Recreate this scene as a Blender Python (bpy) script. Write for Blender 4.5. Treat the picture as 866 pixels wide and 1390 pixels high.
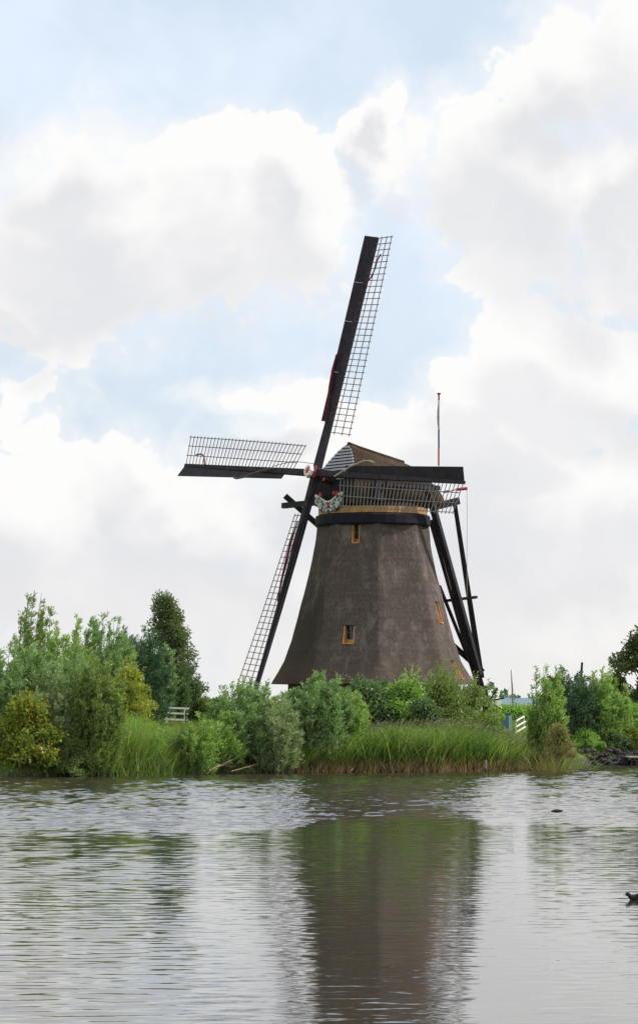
import bpy, bmesh, math, random
import numpy as np
from mathutils import Vector, Matrix, noise as mnoise
R = math.radians
SC = bpy.context.scene
COL = SC.collection
for o in list(bpy.data.objects): bpy.data.objects.remove(o)

# ---------------------------------------------------------------- camera
F_PX, HOR, H_EYE = 4320.0, 965.0, 3.17          # focal length in photo pixels, horizon row, eye height above the water
cam = bpy.data.cameras.new('camera'); cam_o = bpy.data.objects.new('camera', cam); COL.objects.link(cam_o)
cam.sensor_fit = 'VERTICAL'; cam.sensor_height = 36.0; cam.lens = F_PX / 1390.0 * 36.0
cam.shift_y = (HOR - 695.0) / 1390.0
cam.clip_start = 0.5; cam.clip_end = 20000
cam_o.location = (0, 0, H_EYE); cam_o.rotation_euler = (R(90), 0, 0)
SC.camera = cam_o
SC.view_settings.view_transform = 'Standard'; SC.view_settings.look = 'None'
SC.view_settings.exposure = 0.28; SC.view_settings.gamma = 1.0
SC.cycles.max_bounces = 8; SC.cycles.transparent_max_bounces = 8

# ---------------------------------------------------------------- sun
SUN_EL, SUN_AZ = 42.0, 102.0                    # azimuth from the camera's side of the mill towards the right
sx, sy, sz = (math.cos(R(SUN_EL)) * math.sin(R(SUN_AZ)), -math.cos(R(SUN_EL)) * math.cos(R(SUN_AZ)), math.sin(R(SUN_EL)))
sun = bpy.data.lights.new('sun', 'SUN'); sun.energy = 3.4; sun.angle = R(5); sun.color = (1.0, 0.95, 0.87)
sun_o = bpy.data.objects.new('sun', sun); COL.objects.link(sun_o)
sun_o.rotation_euler = Vector((sx, sy, sz)).to_track_quat('Z', 'Y').to_euler(); sun_o.location = (60, 150, 80)

# ---------------------------------------------------------------- node helpers
class NT:
    def __init__(s, tree): s.t = tree; s.n = tree.nodes; s.l = tree.links
    def new(s, typ, **kw):
        n = s.n.new(typ)
        for k, v in kw.items(): setattr(n, k, v)
        return n
    def put(s, sock, v):
        if v is None: return
        if hasattr(v, 'is_output') or isinstance(v, bpy.types.NodeSocket): s.l.new(v, sock)
        else: sock.default_value = v
    def math(s, op, a, b=None, c=None, clamp=False):
        n = s.new('ShaderNodeMath', operation=op); n.use_clamp = clamp
        for i, v in enumerate((a, b, c)): s.put(n.inputs[i], v)
        return n.outputs[0]
    def vmath(s, op, a, b=None):
        n = s.new('ShaderNodeVectorMath', operation=op)
        s.put(n.inputs[0], a); s.put(n.inputs[1], b)
        return n.outputs['Value'] if op in ('LENGTH', 'DOT_PRODUCT', 'DISTANCE') else n.outputs[0]
    def noise(s, vec, scale, detail=3, rough=0.55, dist=0.0):
        n = s.new('ShaderNodeTexNoise'); s.put(n.inputs['Vector'], vec)
        n.inputs['Scale'].default_value = scale; n.inputs['Detail'].default_value = detail
        n.inputs['Roughness'].default_value = rough; n.inputs['Distortion'].default_value = dist
        return n
    def ramp(s, fac, stops):
        n = s.new('ShaderNodeValToRGB'); s.put(n.inputs[0], fac); e = n.color_ramp.elements
        while len(e) < len(stops): e.new(0.5)
        for k, (p, c) in enumerate(stops):
            e[k].position = p; e[k].color = (*c, 1) if len(c) == 3 else c
        return n.outputs[0]
    def mix(s, fac, a, b, blend='MIX'):
        n = s.new('ShaderNodeMix', data_type='RGBA', blend_type=blend)
        s.put(n.inputs[0], fac)
        s.put(n.inputs[6], (*a, 1) if isinstance(a, tuple) and len(a) == 3 else a)
        s.put(n.inputs[7], (*b, 1) if isinstance(b, tuple) and len(b) == 3 else b)
        return n.outputs[2]
    def mapr(s, v, a, b, c=0.0, d=1.0, smooth=True):
        n = s.new('ShaderNodeMapRange'); n.interpolation_type = 'SMOOTHSTEP' if smooth else 'LINEAR'
        s.put(n.inputs[0], v)
        for i, x in enumerate((a, b, c, d)): s.put(n.inputs[i + 1], x)
        return n.outputs[0]

# ---------------------------------------------------------------- sky: clear sky, high veil and cumulus
world = bpy.data.worlds.new('World'); SC.world = world; world.use_nodes = True
W = NT(world.node_tree); W.n.clear()
out = W.new('ShaderNodeOutputWorld'); bg = W.new('ShaderNodeBackground')
sky = W.new('ShaderNodeTexSky', sky_type='NISHITA'); sky.sun_disc = False
sky.sun_elevation = R(SUN_EL); sky.sun_rotation = math.atan2(sx, sy)
sky.air_density = 1.0; sky.dust_density = 1.5; sky.ozone_density = 1.2
d = W.new('ShaderNodeTexCoord').outputs['Generated']
sep = W.new('ShaderNodeSeparateXYZ'); W.l.new(d, sep.inputs[0])
dx, dy, dz = sep.outputs
front = W.math('MAXIMUM', dy, 0.02)
u = W.math('DIVIDE', dx, front); v = W.math('DIVIDE', dz, front)      # tangents of the bearing and the height of a sky direction
def T(px, py): return (px - 433) / F_PX, (HOR - py) / F_PX
# (centre x, centre y, radius x, radius y) of cumulus heaps, read off the photograph's scale
heaps = [(110, 290, 250, 150), (260, 300, 230, 120), (400, 290, 130, 120), (90, 210, 110, 85), (390, 215, 60, 62), (20, 385, 100, 40),
         (720, 230, 170, 150), (800, 110, 130, 130), (860, 260, 220, 170), (548, 128, 26, 50), (528, 178, 34, 50), (556, 222, 60, 60), (905, 60, 130, 130),
         (715, 450, 80, 85), (790, 500, 130, 85), (640, 500, 62, 56), (860, 480, 90, 70), (690, 570, 150, 70),
         (120, 760, 420, 165), (40, 700, 150, 90), (290, 715, 200, 100), (440, 640, 130, 110), (530, 610, 90, 75), (700, 720, 420, 170),
         (860, 650, 160, 110), (433, 850, 700, 210), (360, 525, 110, 22)]
cmb = W.new('ShaderNodeCombineXYZ'); W.l.new(u, cmb.inputs[0]); W.l.new(v, cmb.inputs[1])
uw = W.vmath('SCALE', W.vmath('SUBTRACT', W.noise(d, 13, 6, 0.58, 0.2).outputs[1], (0.5, 0.5, 0.5))); uw.node.inputs['Scale'].default_value = 0.050
uv = W.vmath('ADD', cmb.outputs[0], uw)
flat = W.new('ShaderNodeVectorMath', operation='MULTIPLY'); W.l.new(uv, flat.inputs[0]); flat.inputs[1].default_value = (1, 1, 0); uv = flat.outputs[0]
def puff(scale, smooth=0.35):
    q = W.new('ShaderNodeTexVoronoi'); q.feature = 'SMOOTH_F1'; q.inputs['Scale'].default_value = scale; q.inputs['Smoothness'].default_value = smooth
    W.l.new(warped, q.inputs['Vector']); return W.math('SUBTRACT', 0.55, q.outputs['Distance'])
wn = W.noise(d, 22, 4, 0.6).outputs[1]
ws = W.vmath('SCALE', W.vmath('SUBTRACT', wn, (0.5, 0.5, 0.5))); ws.node.inputs['Scale'].default_value = 0.05
warped = W.vmath('ADD', d, ws)
n_big = W.noise(d, 17, 7, 0.6, 0.3).outputs[0]
n_fine = W.noise(d, 75, 6, 0.65, 0.3).outputs[0]
n_wide = W.noise(d, 3.2, 5, 0.55).outputs[0]
def heap_field(coords):
    field = None
    for (cx, cy, rx, ry) in heaps:
        a, b = T(cx, cy)
        q = W.new('ShaderNodeMapping'); q.vector_type = 'POINT'
        sx_, sy_ = F_PX / rx, F_PX / ry
        q.inputs['Scale'].default_value = (sx_, sy_, 1); q.inputs['Location'].default_value = (-a * sx_, -b * sy_, 0)
        W.l.new(coords, q.inputs[0])
        f = W.math('SUBTRACT', 1.0, W.vmath('LENGTH', q.outputs[0]))
        field = f if field is None else W.math('SMOOTH_MAX', field, f, 0.12)
    return field
field = heap_field(uv)
field_up = heap_field(W.vmath('ADD', uv, (0.003, 0.016, 0.0)))         # how much cloud lies above, towards the light
# beyond the view the same kind of broken cumulus goes on
ahead = W.vmath('DOT_PRODUCT', d, (0.0, 0.9944, 0.1058))
aside = W.mapr(ahead, 0.985, 0.955)
wide = W.math('MULTIPLY_ADD', W.math('SUBTRACT', n_wide, 0.44), 3.0, 0.0)
field = W.math('ADD', W.math('MULTIPLY', field, W.math('SUBTRACT', 1.0, aside)), W.math('MULTIPLY', wide, aside))
field = W.math('MAXIMUM', W.math('MINIMUM', field, 1.0), -1.0)
detail = W.math('MULTIPLY', W.math('SUBTRACT', n_big, 0.5), 1.5)
detail = W.math('MULTIPLY_ADD', puff(26), 0.60, detail)
detail = W.math('MULTIPLY_ADD', puff(64), 0.48, detail)
detail = W.math('MULTIPLY_ADD', puff(150), 0.26, detail)
detail = W.math('MULTIPLY_ADD', W.math('SUBTRACT', n_fine, 0.5), 0.45, detail)
dens = W.math('ADD', field, detail)
soft = W.mapr(W.noise(d, 12, 3, 0.5).outputs[0], 0.42, 0.62, 0.10, 0.80)     # some edges are crisp, others dissolve
alpha = W.math('MAXIMUM', W.mapr(dens, -0.08, W.math('ADD', soft, -0.02)), W.math('MULTIPLY', W.mapr(dens, -0.55, 0.45), 0.72))
# cumulus tone: bright sunlit rims, greyer bodies
body = W.mapr(dens, 0.10, 0.80)
n_tone = W.noise(warped, 10, 5, 0.52, 0.4).outputs[0]
big_up = W.noise(W.vmath('ADD', d, (0.003, 0.0, 0.016)), 17, 4, 0.6, 0.3).outputs[0]
dens_up = W.math('MULTIPLY_ADD', W.math('SUBTRACT', big_up, 0.5), 1.5, W.math('MULTIPLY_ADD', puff(26), 0.5, W.math('MULTIPLY_ADD', puff(64), 0.35, W.math('MAXIMUM', field_up, -1.0))))
grey = W.math('MULTIPLY', W.mapr(dens_up, 0.02, 0.72), W.mapr(n_tone, 0.34, 0.62, 0.45, 1.0))
cloud = W.mix(grey, (0.815, 0.81, 0.80), (0.650, 0.655, 0.68))
warm = W.mapr(v, 0.0, 0.06, 0.5, 0.0)
cloud = W.mix(warm, cloud, (0.715, 0.70, 0.675))
sky_scaled = W.vmath('SCALE', sky.outputs[0]); sky_scaled.node.inputs['Scale'].default_value = 0.105
veil_n = W.noise(d, 9, 5, 0.6, 0.6).outputs[0]
veil = W.mapr(veil_n, 0.36, 0.66, 0.74, 1.0)
clear = W.mix(veil, sky_scaled, (0.635, 0.72, 0.825))
skycol = W.mix(alpha, clear, cloud)
W.l.new(skycol, bg.inputs[0]); bg.inputs[1].default_value = 1.0
W.l.new(bg.outputs[0], out.inputs[0])

# ---------------------------------------------------------------- placing and object helpers
def P(x, y, Y): return Vector(((x - 433) * Y / F_PX, Y, H_EYE + (HOR - y) * Y / F_PX))
def tag(o, label=None, cat=None, group=None, kind=None):
    if label: o['label'] = label
    if cat: o['category'] = cat
    if group: o['group'] = group
    if kind: o['kind'] = kind
    return o
def empty(name, loc, label, cat, group=None):
    o = bpy.data.objects.new(name, None); COL.objects.link(o); o.location = loc; o.empty_display_size = 0.3
    return tag(o, label, cat, group)
ROOTS = {}
def base_of(parent):
    p = Vector((0, 0, 0))
    while parent is not None: p += parent.location; parent = parent.parent
    return p
class MB:
    def __init__(s): s.v = []; s.f = []
    def quad(s, a, b, c, d_): i = len(s.v); s.v += [Vector(a), Vector(b), Vector(c), Vector(d_)]; s.f.append((i, i + 1, i + 2, i + 3))
    def poly(s, pts): i = len(s.v); s.v += [Vector(p) for p in pts]; s.f.append(tuple(range(i, i + len(pts))))
    def beam(s, p0, p1, w, h, up=(0, 0, 1), w1=None, h1=None):
        p0, p1 = Vector(p0), Vector(p1); a = (p1 - p0).normalized(); up = Vector(up)
        x = a.cross(up)
        if x.length < 1e-4: x = a.cross(Vector((1, 0, 0)))
        x.normalize(); z = x.cross(a)
        w1 = w if w1 is None else w1; h1 = h if h1 is None else h1
        i = len(s.v)
        for (p, ww, hh) in ((p0, w, h), (p1, w1, h1)):
            for (sx_, sz_) in ((-1, -1), (1, -1), (1, 1), (-1, 1)): s.v.append(p + x * (sx_ * ww / 2) + z * (sz_ * hh / 2))
        s.f += [(i, i + 3, i + 2, i + 1), (i + 4, i + 5, i + 6, i + 7)]
        for k in range(4): s.f.append((i + k, i + (k + 1) % 4, i + 4 + (k + 1) % 4, i + 4 + k))
    def tube(s, pts, radii, n=6, cap=True):
        pts = [Vector(p) for p in pts]
        if not hasattr(radii, '__len__'): radii = [radii] * len(pts)
        i = len(s.v); prev = None
        for k, p in enumerate(pts):
            t = (pts[min(k + 1, len(pts) - 1)] - pts[max(k - 1, 0)]).normalized()
            x = t.cross(Vector((0, 0, 1)) if abs(t.z) < 0.95 else Vector((1, 0, 0))).normalized()
            if prev is not None:
                x = (prev - t * prev.dot(t)).normalized()
            prev = x; y = t.cross(x)
            for j in range(n):
                a = 2 * math.pi * j / n; s.v.append(p + (x * math.cos(a) + y * math.sin(a)) * radii[k])
        for k in range(len(pts) - 1):
            for j in range(n):
                s.f.append((i + k * n + j, i + k * n + (j + 1) % n, i + (k + 1) * n + (j + 1) % n, i + (k + 1) * n + j))
        if cap:
            s.f.append(tuple(i + j for j in reversed(range(n)))); m = i + (len(pts) - 1) * n; s.f.append(tuple(m + j for j in range(n)))
    def prism(s, pts, ext):                      # a flat outline given thickness
        pts = [Vector(p) for p in pts]; ext = Vector(ext); n = len(pts); i = len(s.v)
        s.v += pts + [p + ext for p in pts]
        s.f += [tuple(i + k for k in reversed(range(n))), tuple(i + n + k for k in range(n))]
        for k in range(n): s.f.append((i + k, i + (k + 1) % n, i + n + (k + 1) % n, i + n + k))
    def grid(s, rows, wrap=False):
        i = len(s.v); n = len(rows[0])
        for r in rows: s.v += [Vector(p) for p in r]
        for a in range(len(rows) - 1):
            for b in range(n if wrap else n - 1):
                c = (b + 1) % n; s.f.append((i + a * n + b, i + a * n + c, i + (a + 1) * n + c, i + (a + 1) * n + b))
    def build(s, name, mat, parent=None, smooth=False, bevel=0):
        off = base_of(parent)
        me = bpy.data.meshes.new(name); me.from_pydata([tuple(p - off) for p in s.v], [], s.f); me.materials.append(mat)
        if smooth: me.polygons.foreach_set('use_smooth', [True] * len(me.polygons))
        me.update()
        o = bpy.data.objects.new(name, me); COL.objects.link(o); o.parent = parent
        if bevel:
            m = o.modifiers.new('bevel', 'BEVEL'); m.width = bevel; m.segments = 1
        return o

# ---------------------------------------------------------------- materials
def mat(name, base, rough=0.7, spec=0.3, var=0.25, scale=3.0, stretch=(1, 1, 1), bump=0.0, col2=None, bscale=None, metal=0.0):
    m = bpy.data.materials.new(name); m.use_nodes = True; N = NT(m.node_tree); b = N.n['Principled BSDF']
    tc = N.new('ShaderNodeTexCoord').outputs['Object']
    mp = N.new('ShaderNodeMapping'); mp.inputs['Scale'].default_value = stretch; N.l.new(tc, mp.inputs[0])
    n = N.noise(mp.outputs[0], scale, 5, 0.6).outputs[0]
    c2 = col2 if col2 else tuple(min(1, c * (1 + var)) for c in base)
    c1 = base if col2 else tuple(c * (1 - var) for c in base)
    N.l.new(N.ramp(n, [(0.32, c1), (0.68, c2)]), b.inputs['Base Color'])
    b.inputs['Roughness'].default_value = rough; b.inputs['Specular IOR Level'].default_value = spec; b.inputs['Metallic'].default_value = metal
    if bump:
        bn = N.new('ShaderNodeBump'); bn.inputs['Strength'].default_value = bump; bn.inputs['Distance'].default_value = 0.05
        nb = N.noise(mp.outputs[0], bscale or scale * 4, 4, 0.65).outputs[0]
        N.l.new(nb, bn.inputs['Height']); N.l.new(bn.outputs[0], b.inputs['Normal'])
    return m
def thatch_mat(name, c1, c2, stain, damp=False):
    m = bpy.data.materials.new(name); m.use_nodes = True; N = NT(m.node_tree); b = N.n['Principled BSDF']
    tc = N.new('ShaderNodeTexCoord').outputs['Object']
    def mapped(sc):
        q = N.new('ShaderNodeMapping'); q.inputs['Scale'].default_value = sc; N.l.new(tc, q.inputs[0]); return q.outputs[0]
    fine = N.noise(mapped((9, 9, 2.2)), 1.6, 6, 0.72).outputs[0]
    layers = N.noise(mapped((0.5, 0.5, 5)), 1.0, 4, 0.6).outputs[0]
    blot = N.noise(tc, 0.42, 5, 0.6, 0.6).outputs[0]
    c = N.ramp(fine, [(0.30, tuple(x * 0.62 for x in c1)), (0.5, c1), (0.72, c2)])
    c = N.mix(N.mapr(layers, 0.40, 0.60, 0.0, 0.35), c, tuple(x * 0.6 for x in c1))
    blot2 = N.noise(mapped((1.1, 1.1, 0.5)), 1.3, 5, 0.65, 0.4).outputs[0]
    c = N.mix(N.mapr(blot2, 0.48, 0.66, 0.0, 0.5), c, tuple(x * 1.35 for x in c2))
    c = N.mix(N.mapr(blot, 0.46, 0.70, 0.0, 0.62), c, stain)
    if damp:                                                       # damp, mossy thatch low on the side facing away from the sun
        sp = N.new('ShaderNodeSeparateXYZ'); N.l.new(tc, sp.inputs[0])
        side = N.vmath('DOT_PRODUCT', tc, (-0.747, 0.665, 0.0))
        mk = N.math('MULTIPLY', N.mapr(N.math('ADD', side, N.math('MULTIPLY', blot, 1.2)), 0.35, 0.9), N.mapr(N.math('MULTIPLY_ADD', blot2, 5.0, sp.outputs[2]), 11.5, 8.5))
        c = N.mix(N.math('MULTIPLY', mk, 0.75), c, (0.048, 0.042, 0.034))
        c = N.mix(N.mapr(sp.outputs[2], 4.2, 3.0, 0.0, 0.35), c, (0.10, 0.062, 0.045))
    course = N.new('ShaderNodeTexWave'); course.wave_type = 'BANDS'; course.bands_direction = 'Z'; course.inputs['Scale'].default_value = 0.55; course.inputs['Distortion'].default_value = 2.2; course.inputs['Detail'].default_value = 3; course.inputs['Detail Scale'].default_value = 1.6; N.l.new(tc, course.inputs['Vector'])
    c = N.mix(N.mapr(course.outputs['Fac'], 0.55, 1.0, 0.0, 0.10), c, tuple(x * 0.55 for x in c1))
    N.l.new(c, b.inputs['Base Color']); b.inputs['Roughness'].default_value = 0.95; b.inputs['Specular IOR Level'].default_value = 0.1
    bn = N.new('ShaderNodeBump'); bn.inputs['Strength'].default_value = 0.55; bn.inputs['Distance'].default_value = 0.10
    N.l.new(fine, bn.inputs['Height']); N.l.new(bn.outputs[0], b.inputs['Normal'])
    return m
M = {}
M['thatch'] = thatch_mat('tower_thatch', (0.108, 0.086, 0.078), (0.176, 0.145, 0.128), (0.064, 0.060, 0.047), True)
M['cap_thatch'] = thatch_mat('cap_thatch', (0.054, 0.035, 0.025), (0.088, 0.061, 0.042), (0.038, 0.034, 0.022))
M['tar'] = mat('tarred_wood', (0.028, 0.024, 0.031), 0.8, 0.2, 0.4, 2.5, (1, 1, 1), 0.2)
M['tar_grey'] = mat('weathered_board', (0.025, 0.022, 0.031), 0.75, 0.2, 0.35, 2.0, (1, 1, 1), 0.2)
M['tar_blue'] = mat('blue_black_paint', (0.015, 0.015, 0.023), 0.8, 0.2, 0.3, 2.0)
M['lath'] = mat('brown_lath', (0.135, 0.088, 0.078), 0.7, 0.3, 0.3, 4)
M['lath_grey'] = mat('grey_lath', (0.17, 0.155, 0.148), 0.7, 0.3, 0.3, 4)
M['orange'] = mat('ochre_paint', (0.62, 0.34, 0.14), 0.55, 0.4, 0.18, 4)
M['ochre'] = mat('ochre_ring_board', (0.42, 0.235, 0.085), 0.65, 0.3, 0.25, 2.5)
M['white'] = mat('white_paint', (0.82, 0.81, 0.77), 0.5, 0.4, 0.08, 5)
M['board_white'] = mat('grey_white_board', (0.33, 0.33, 0.38), 0.6, 0.3, 0.12, 4)
M['red'] = mat('red_paint', (0.42, 0.035, 0.035), 0.5, 0.4, 0.2, 4)
M['cloth'] = mat('rolled_red_cloth', (0.125, 0.024, 0.034), 0.9, 0.1, 0.35, 6)
M['rope'] = mat('rope', (0.42, 0.37, 0.31), 0.9, 0.1, 0.2, 8)
M['rope_dark'] = mat('dark_rope', (0.13, 0.10, 0.075), 0.9, 0.1, 0.3, 8)
M['blue'] = mat('blue_paint', (0.035, 0.05, 0.17), 0.5, 0.4, 0.2, 4)
M['green_dark'] = mat('dark_green_paint', (0.022, 0.06, 0.052), 0.5, 0.4, 0.3, 4)
M['brick'] = mat('base_brick', (0.20, 0.12, 0.085), 0.9, 0.2, 0.3, 5)
M['glass'] = mat('window_glass', (0.02, 0.025, 0.035), 0.08, 0.6, 0.2, 3)
M['flag'] = mat('flag_cloth', (0.52, 0.48, 0.47), 0.9, 0.1, 0.1, 3)
M['teal'] = mat('teal_paint', (0.10, 0.22, 0.27), 0.5, 0.4, 0.15, 3)
M['teal_light'] = mat('pale_teal_paint', (0.34, 0.50, 0.53), 0.5, 0.4, 0.1, 3)
M['slate'] = mat('blue_slate', (0.13, 0.20, 0.25), 0.5, 0.4, 0.2, 2)
M['stone'] = mat('dark_stone', (0.050, 0.046, 0.050), 0.85, 0.2, 0.6, 3, (1, 1, 1), 0.8)
M['wood'] = mat('grey_wood', (0.26, 0.22, 0.18), 0.85, 0.2, 0.3, 3, (1, 1, 6), 0.3)
M['wood_dark'] = mat('wet_dark_wood', (0.055, 0.045, 0.038), 0.7, 0.3, 0.4, 3, (1, 1, 4), 0.3)
M['deadwood'] = mat('dead_branch', (0.27, 0.21, 0.15), 0.9, 0.1, 0.3, 5)
M['bark'] = mat('bark', (0.11, 0.085, 0.065), 0.95, 0.1, 0.4, 5, (1, 1, 0.3), 0.4)
M['coot'] = mat('black_feathers', (0.016, 0.016, 0.019), 0.6, 0.3, 0.4, 30, (1, 3, 1))
M['bill'] = mat('white_bill', (0.75, 0.70, 0.66), 0.5, 0.4, 0.05, 20)
M['stem'] = mat('green_brown_stems', (0.12, 0.115, 0.06), 0.8, 0.2, 0.3, 5)
M['earth'] = mat('bank_earth', (0.050, 0.040, 0.026), 0.95, 0.1, 0.4, 2, (1, 1, 1), 0.5)

def leaf_mat(name, cols, transl=0.45, rough=0.42, gain=(2.8, 2.25, 2.25)):
    m = bpy.data.materials.new(name); m.use_nodes = True; N = NT(m.node_tree); b = N.n['Principled BSDF']
    at = N.new('ShaderNodeAttribute'); at.attribute_name = 'tint'
    k = len(cols) - 1
    c = N.ramp(at.outputs['Fac'], [(i / k, tuple(cols[i][q] * gain[q] for q in range(3))) for i in range(len(cols))])
    N.l.new(c, b.inputs['Base Color']); b.inputs['Roughness'].default_value = rough; b.inputs['Specular IOR Level'].default_value = 0.55
    tr = N.new('ShaderNodeBsdfTranslucent'); g = N.mix(1.0, c, (1.0, 1.15, 0.6), 'MULTIPLY'); N.l.new(g, tr.inputs[0])
    mx = N.new('ShaderNodeMixShader'); mx.inputs[0].default_value = transl
    N.l.new(b.outputs[0], mx.inputs[1]); N.l.new(tr.outputs[0], mx.inputs[2])
    N.l.new(mx.outputs[0], N.n['Material Output'].inputs[0])
    return m
L = {}
L['willow'] = leaf_mat('willow_leaves', [(0.050, 0.105, 0.042), (0.095, 0.175, 0.075), (0.150, 0.225, 0.130)])
L['willow_silver'] = leaf_mat('silver_willow_leaves', [(0.060, 0.105, 0.055), (0.115, 0.180, 0.095), (0.20, 0.26, 0.17)])
L['willow_bright'] = leaf_mat('bright_willow_leaves', [(0.060, 0.125, 0.034), (0.11, 0.20, 0.055), (0.17, 0.25, 0.09)])
L['olive'] = leaf_mat('olive_leaves', [(0.060, 0.085, 0.028), (0.11, 0.135, 0.046), (0.17, 0.175, 0.075)], gain=(2.05, 2.3, 1.95))
L['yellow'] = leaf_mat('yellowing_leaves', [(0.080, 0.105, 0.026), (0.16, 0.165, 0.036), (0.27, 0.215, 0.05)], gain=(2.15, 2.3, 1.8))
L['autumn'] = leaf_mat('orange_touched_leaves', [(0.060, 0.105, 0.022), (0.115, 0.155, 0.028), (0.18, 0.17, 0.03), (0.30, 0.145, 0.03)], gain=(2.0, 1.95, 1.7))
L['dark'] = leaf_mat('dark_leaves', [(0.026, 0.058, 0.026), (0.046, 0.090, 0.040), (0.075, 0.125, 0.060)])
L['deep'] = leaf_mat('deep_blue_green_leaves', [(0.020, 0.052, 0.032), (0.034, 0.078, 0.046), (0.06, 0.105, 0.062)])
L['brown'] = leaf_mat('bronze_leaves', [(0.050, 0.066, 0.032), (0.090, 0.104, 0.050), (0.145, 0.135, 0.075)], gain=(1.6, 1.75, 1.6))
L['fresh'] = leaf_mat('fresh_green_leaves', [(0.055, 0.125, 0.028), (0.095, 0.19, 0.045), (0.15, 0.25, 0.07)])
L['dry'] = leaf_mat('dry_brown_leaves', [(0.090, 0.095, 0.036), (0.150, 0.130, 0.052), (0.22, 0.165, 0.080)], gain=(1.7, 1.7, 1.6))
L['reed'] = leaf_mat('reed_blades', [(0.045, 0.088, 0.022), (0.095, 0.165, 0.042), (0.19, 0.235, 0.085)], gain=(2.0, 1.8, 1.6))
L['stalk'] = leaf_mat('dry_reed_stalks', [(0.13, 0.075, 0.035), (0.22, 0.14, 0.065), (0.32, 0.22, 0.115)], 0.15, gain=(1.5, 1.6, 1.5))
L['grass'] = leaf_mat('grass_blades', [(0.050, 0.098, 0.016), (0.082, 0.145, 0.022), (0.125, 0.170, 0.038)])
L['plume'] = leaf_mat('reed_plumes', [(0.15, 0.12, 0.075), (0.25, 0.20, 0.13)], 0.2, gain=(1.2, 1.3, 1.2))

# ---------------------------------------------------------------- bank line, ground and water
bank_px = [(-4000, 1090), (-400, 1064), (0, 1056), (150, 1053.5), (280, 1051), (433, 1049.5), (600, 1048.5), (700, 1046.5), (748, 1044), (778, 1039), (866, 1038), (1400, 1036), (6000, 1030)]
bank = []
for (x, y) in bank_px:
    Y = F_PX * H_EYE / (y - HOR); bank.append(((x - 433) * Y / F_PX, Y))
BX = np.array([b[0] for b in bank]); BY = np.array([b[1] for b in bank])
def bank_y(x): return float(np.interp(x, BX, BY))
RISE_D = np.array([-6, -1.2, -0.2, 0.4, 1.5, 4, 8, 13, 20, 45, 110, 400, 9000.]); RISE_Z = np.array([-1.6, -0.7, -0.12, 0.18, 0.45, 0.95, 1.5, 1.95, 2.25, 2.3, 1.6, 1.2, 1.2])
def rise(dist): return float(np.interp(dist, RISE_D, RISE_Z))
def ground_z(x, y): return rise(y - bank_y(x))
def build_ground():
    xs = np.unique(np.concatenate([np.linspace(-60, 60, 61), np.array([-9000, -3000, -800, -300, -140, -90, 90, 140, 300, 800, 3000, 9000.])]))
    rng = random.Random(3); mb = MB(); rows = []
    near = [(-9000, 1.4), (-200, 1.5), (0, 1.5), (9, 1.3), (13, 0.1), (17, -0.9), (60, -1.6)]
    offs = [-6, -3, -1.2, -0.2, 0.4, 1.0, 1.5, 2.5, 4, 6, 8, 10, 13, 16, 20, 26, 34, 45, 70, 110, 200, 400, 1000, 3000, 9000]
    for (y, z) in near: rows.append([(x, y, z) for x in xs])
    for o in offs: rows.append([(x, bank_y(x) + o, rise(o) + (rng.uniform(-.07, .07) if 0.3 < o < 60 else 0)) for x in xs])
    mb.grid(rows)
    m = bpy.data.materials.new('meadow_ground'); m.use_nodes = True; N = NT(m.node_tree); b = N.n['Principled BSDF']
    tc = N.new('ShaderNodeTexCoord').outputs['Object']
    c = N.ramp(N.noise(tc, 0.7, 6, 0.65).outputs[0], [(0.3, (0.075, 0.12, 0.022)), (0.5, (0.11, 0.19, 0.03)), (0.7, (0.16, 0.21, 0.05))])
    s = N.new('ShaderNodeSeparateXYZ'); N.l.new(tc, s.inputs[0])
    mud = N.mapr(N.math('ADD', s.outputs[2], N.math('MULTIPLY', N.noise(tc, 1.3, 4).outputs[0], 0.5)), 0.9, 0.45)
    N.l.new(N.mix(mud, c, (0.045, 0.036, 0.024)), b.inputs['Base Color']); b.inputs['Roughness'].default_value = 0.95
    bn = N.new('ShaderNodeBump'); bn.inputs['Strength'].default_value = 0.7; bn.inputs['Distance'].default_value = 0.2
    N.l.new(N.noise(tc, 6, 5, 0.7).outputs[0], bn.inputs['Height']); N.l.new(bn.outputs[0], b.inputs['Normal'])
    tag(mb.build('ground', m, None, True), kind='structure')
build_ground()

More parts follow.
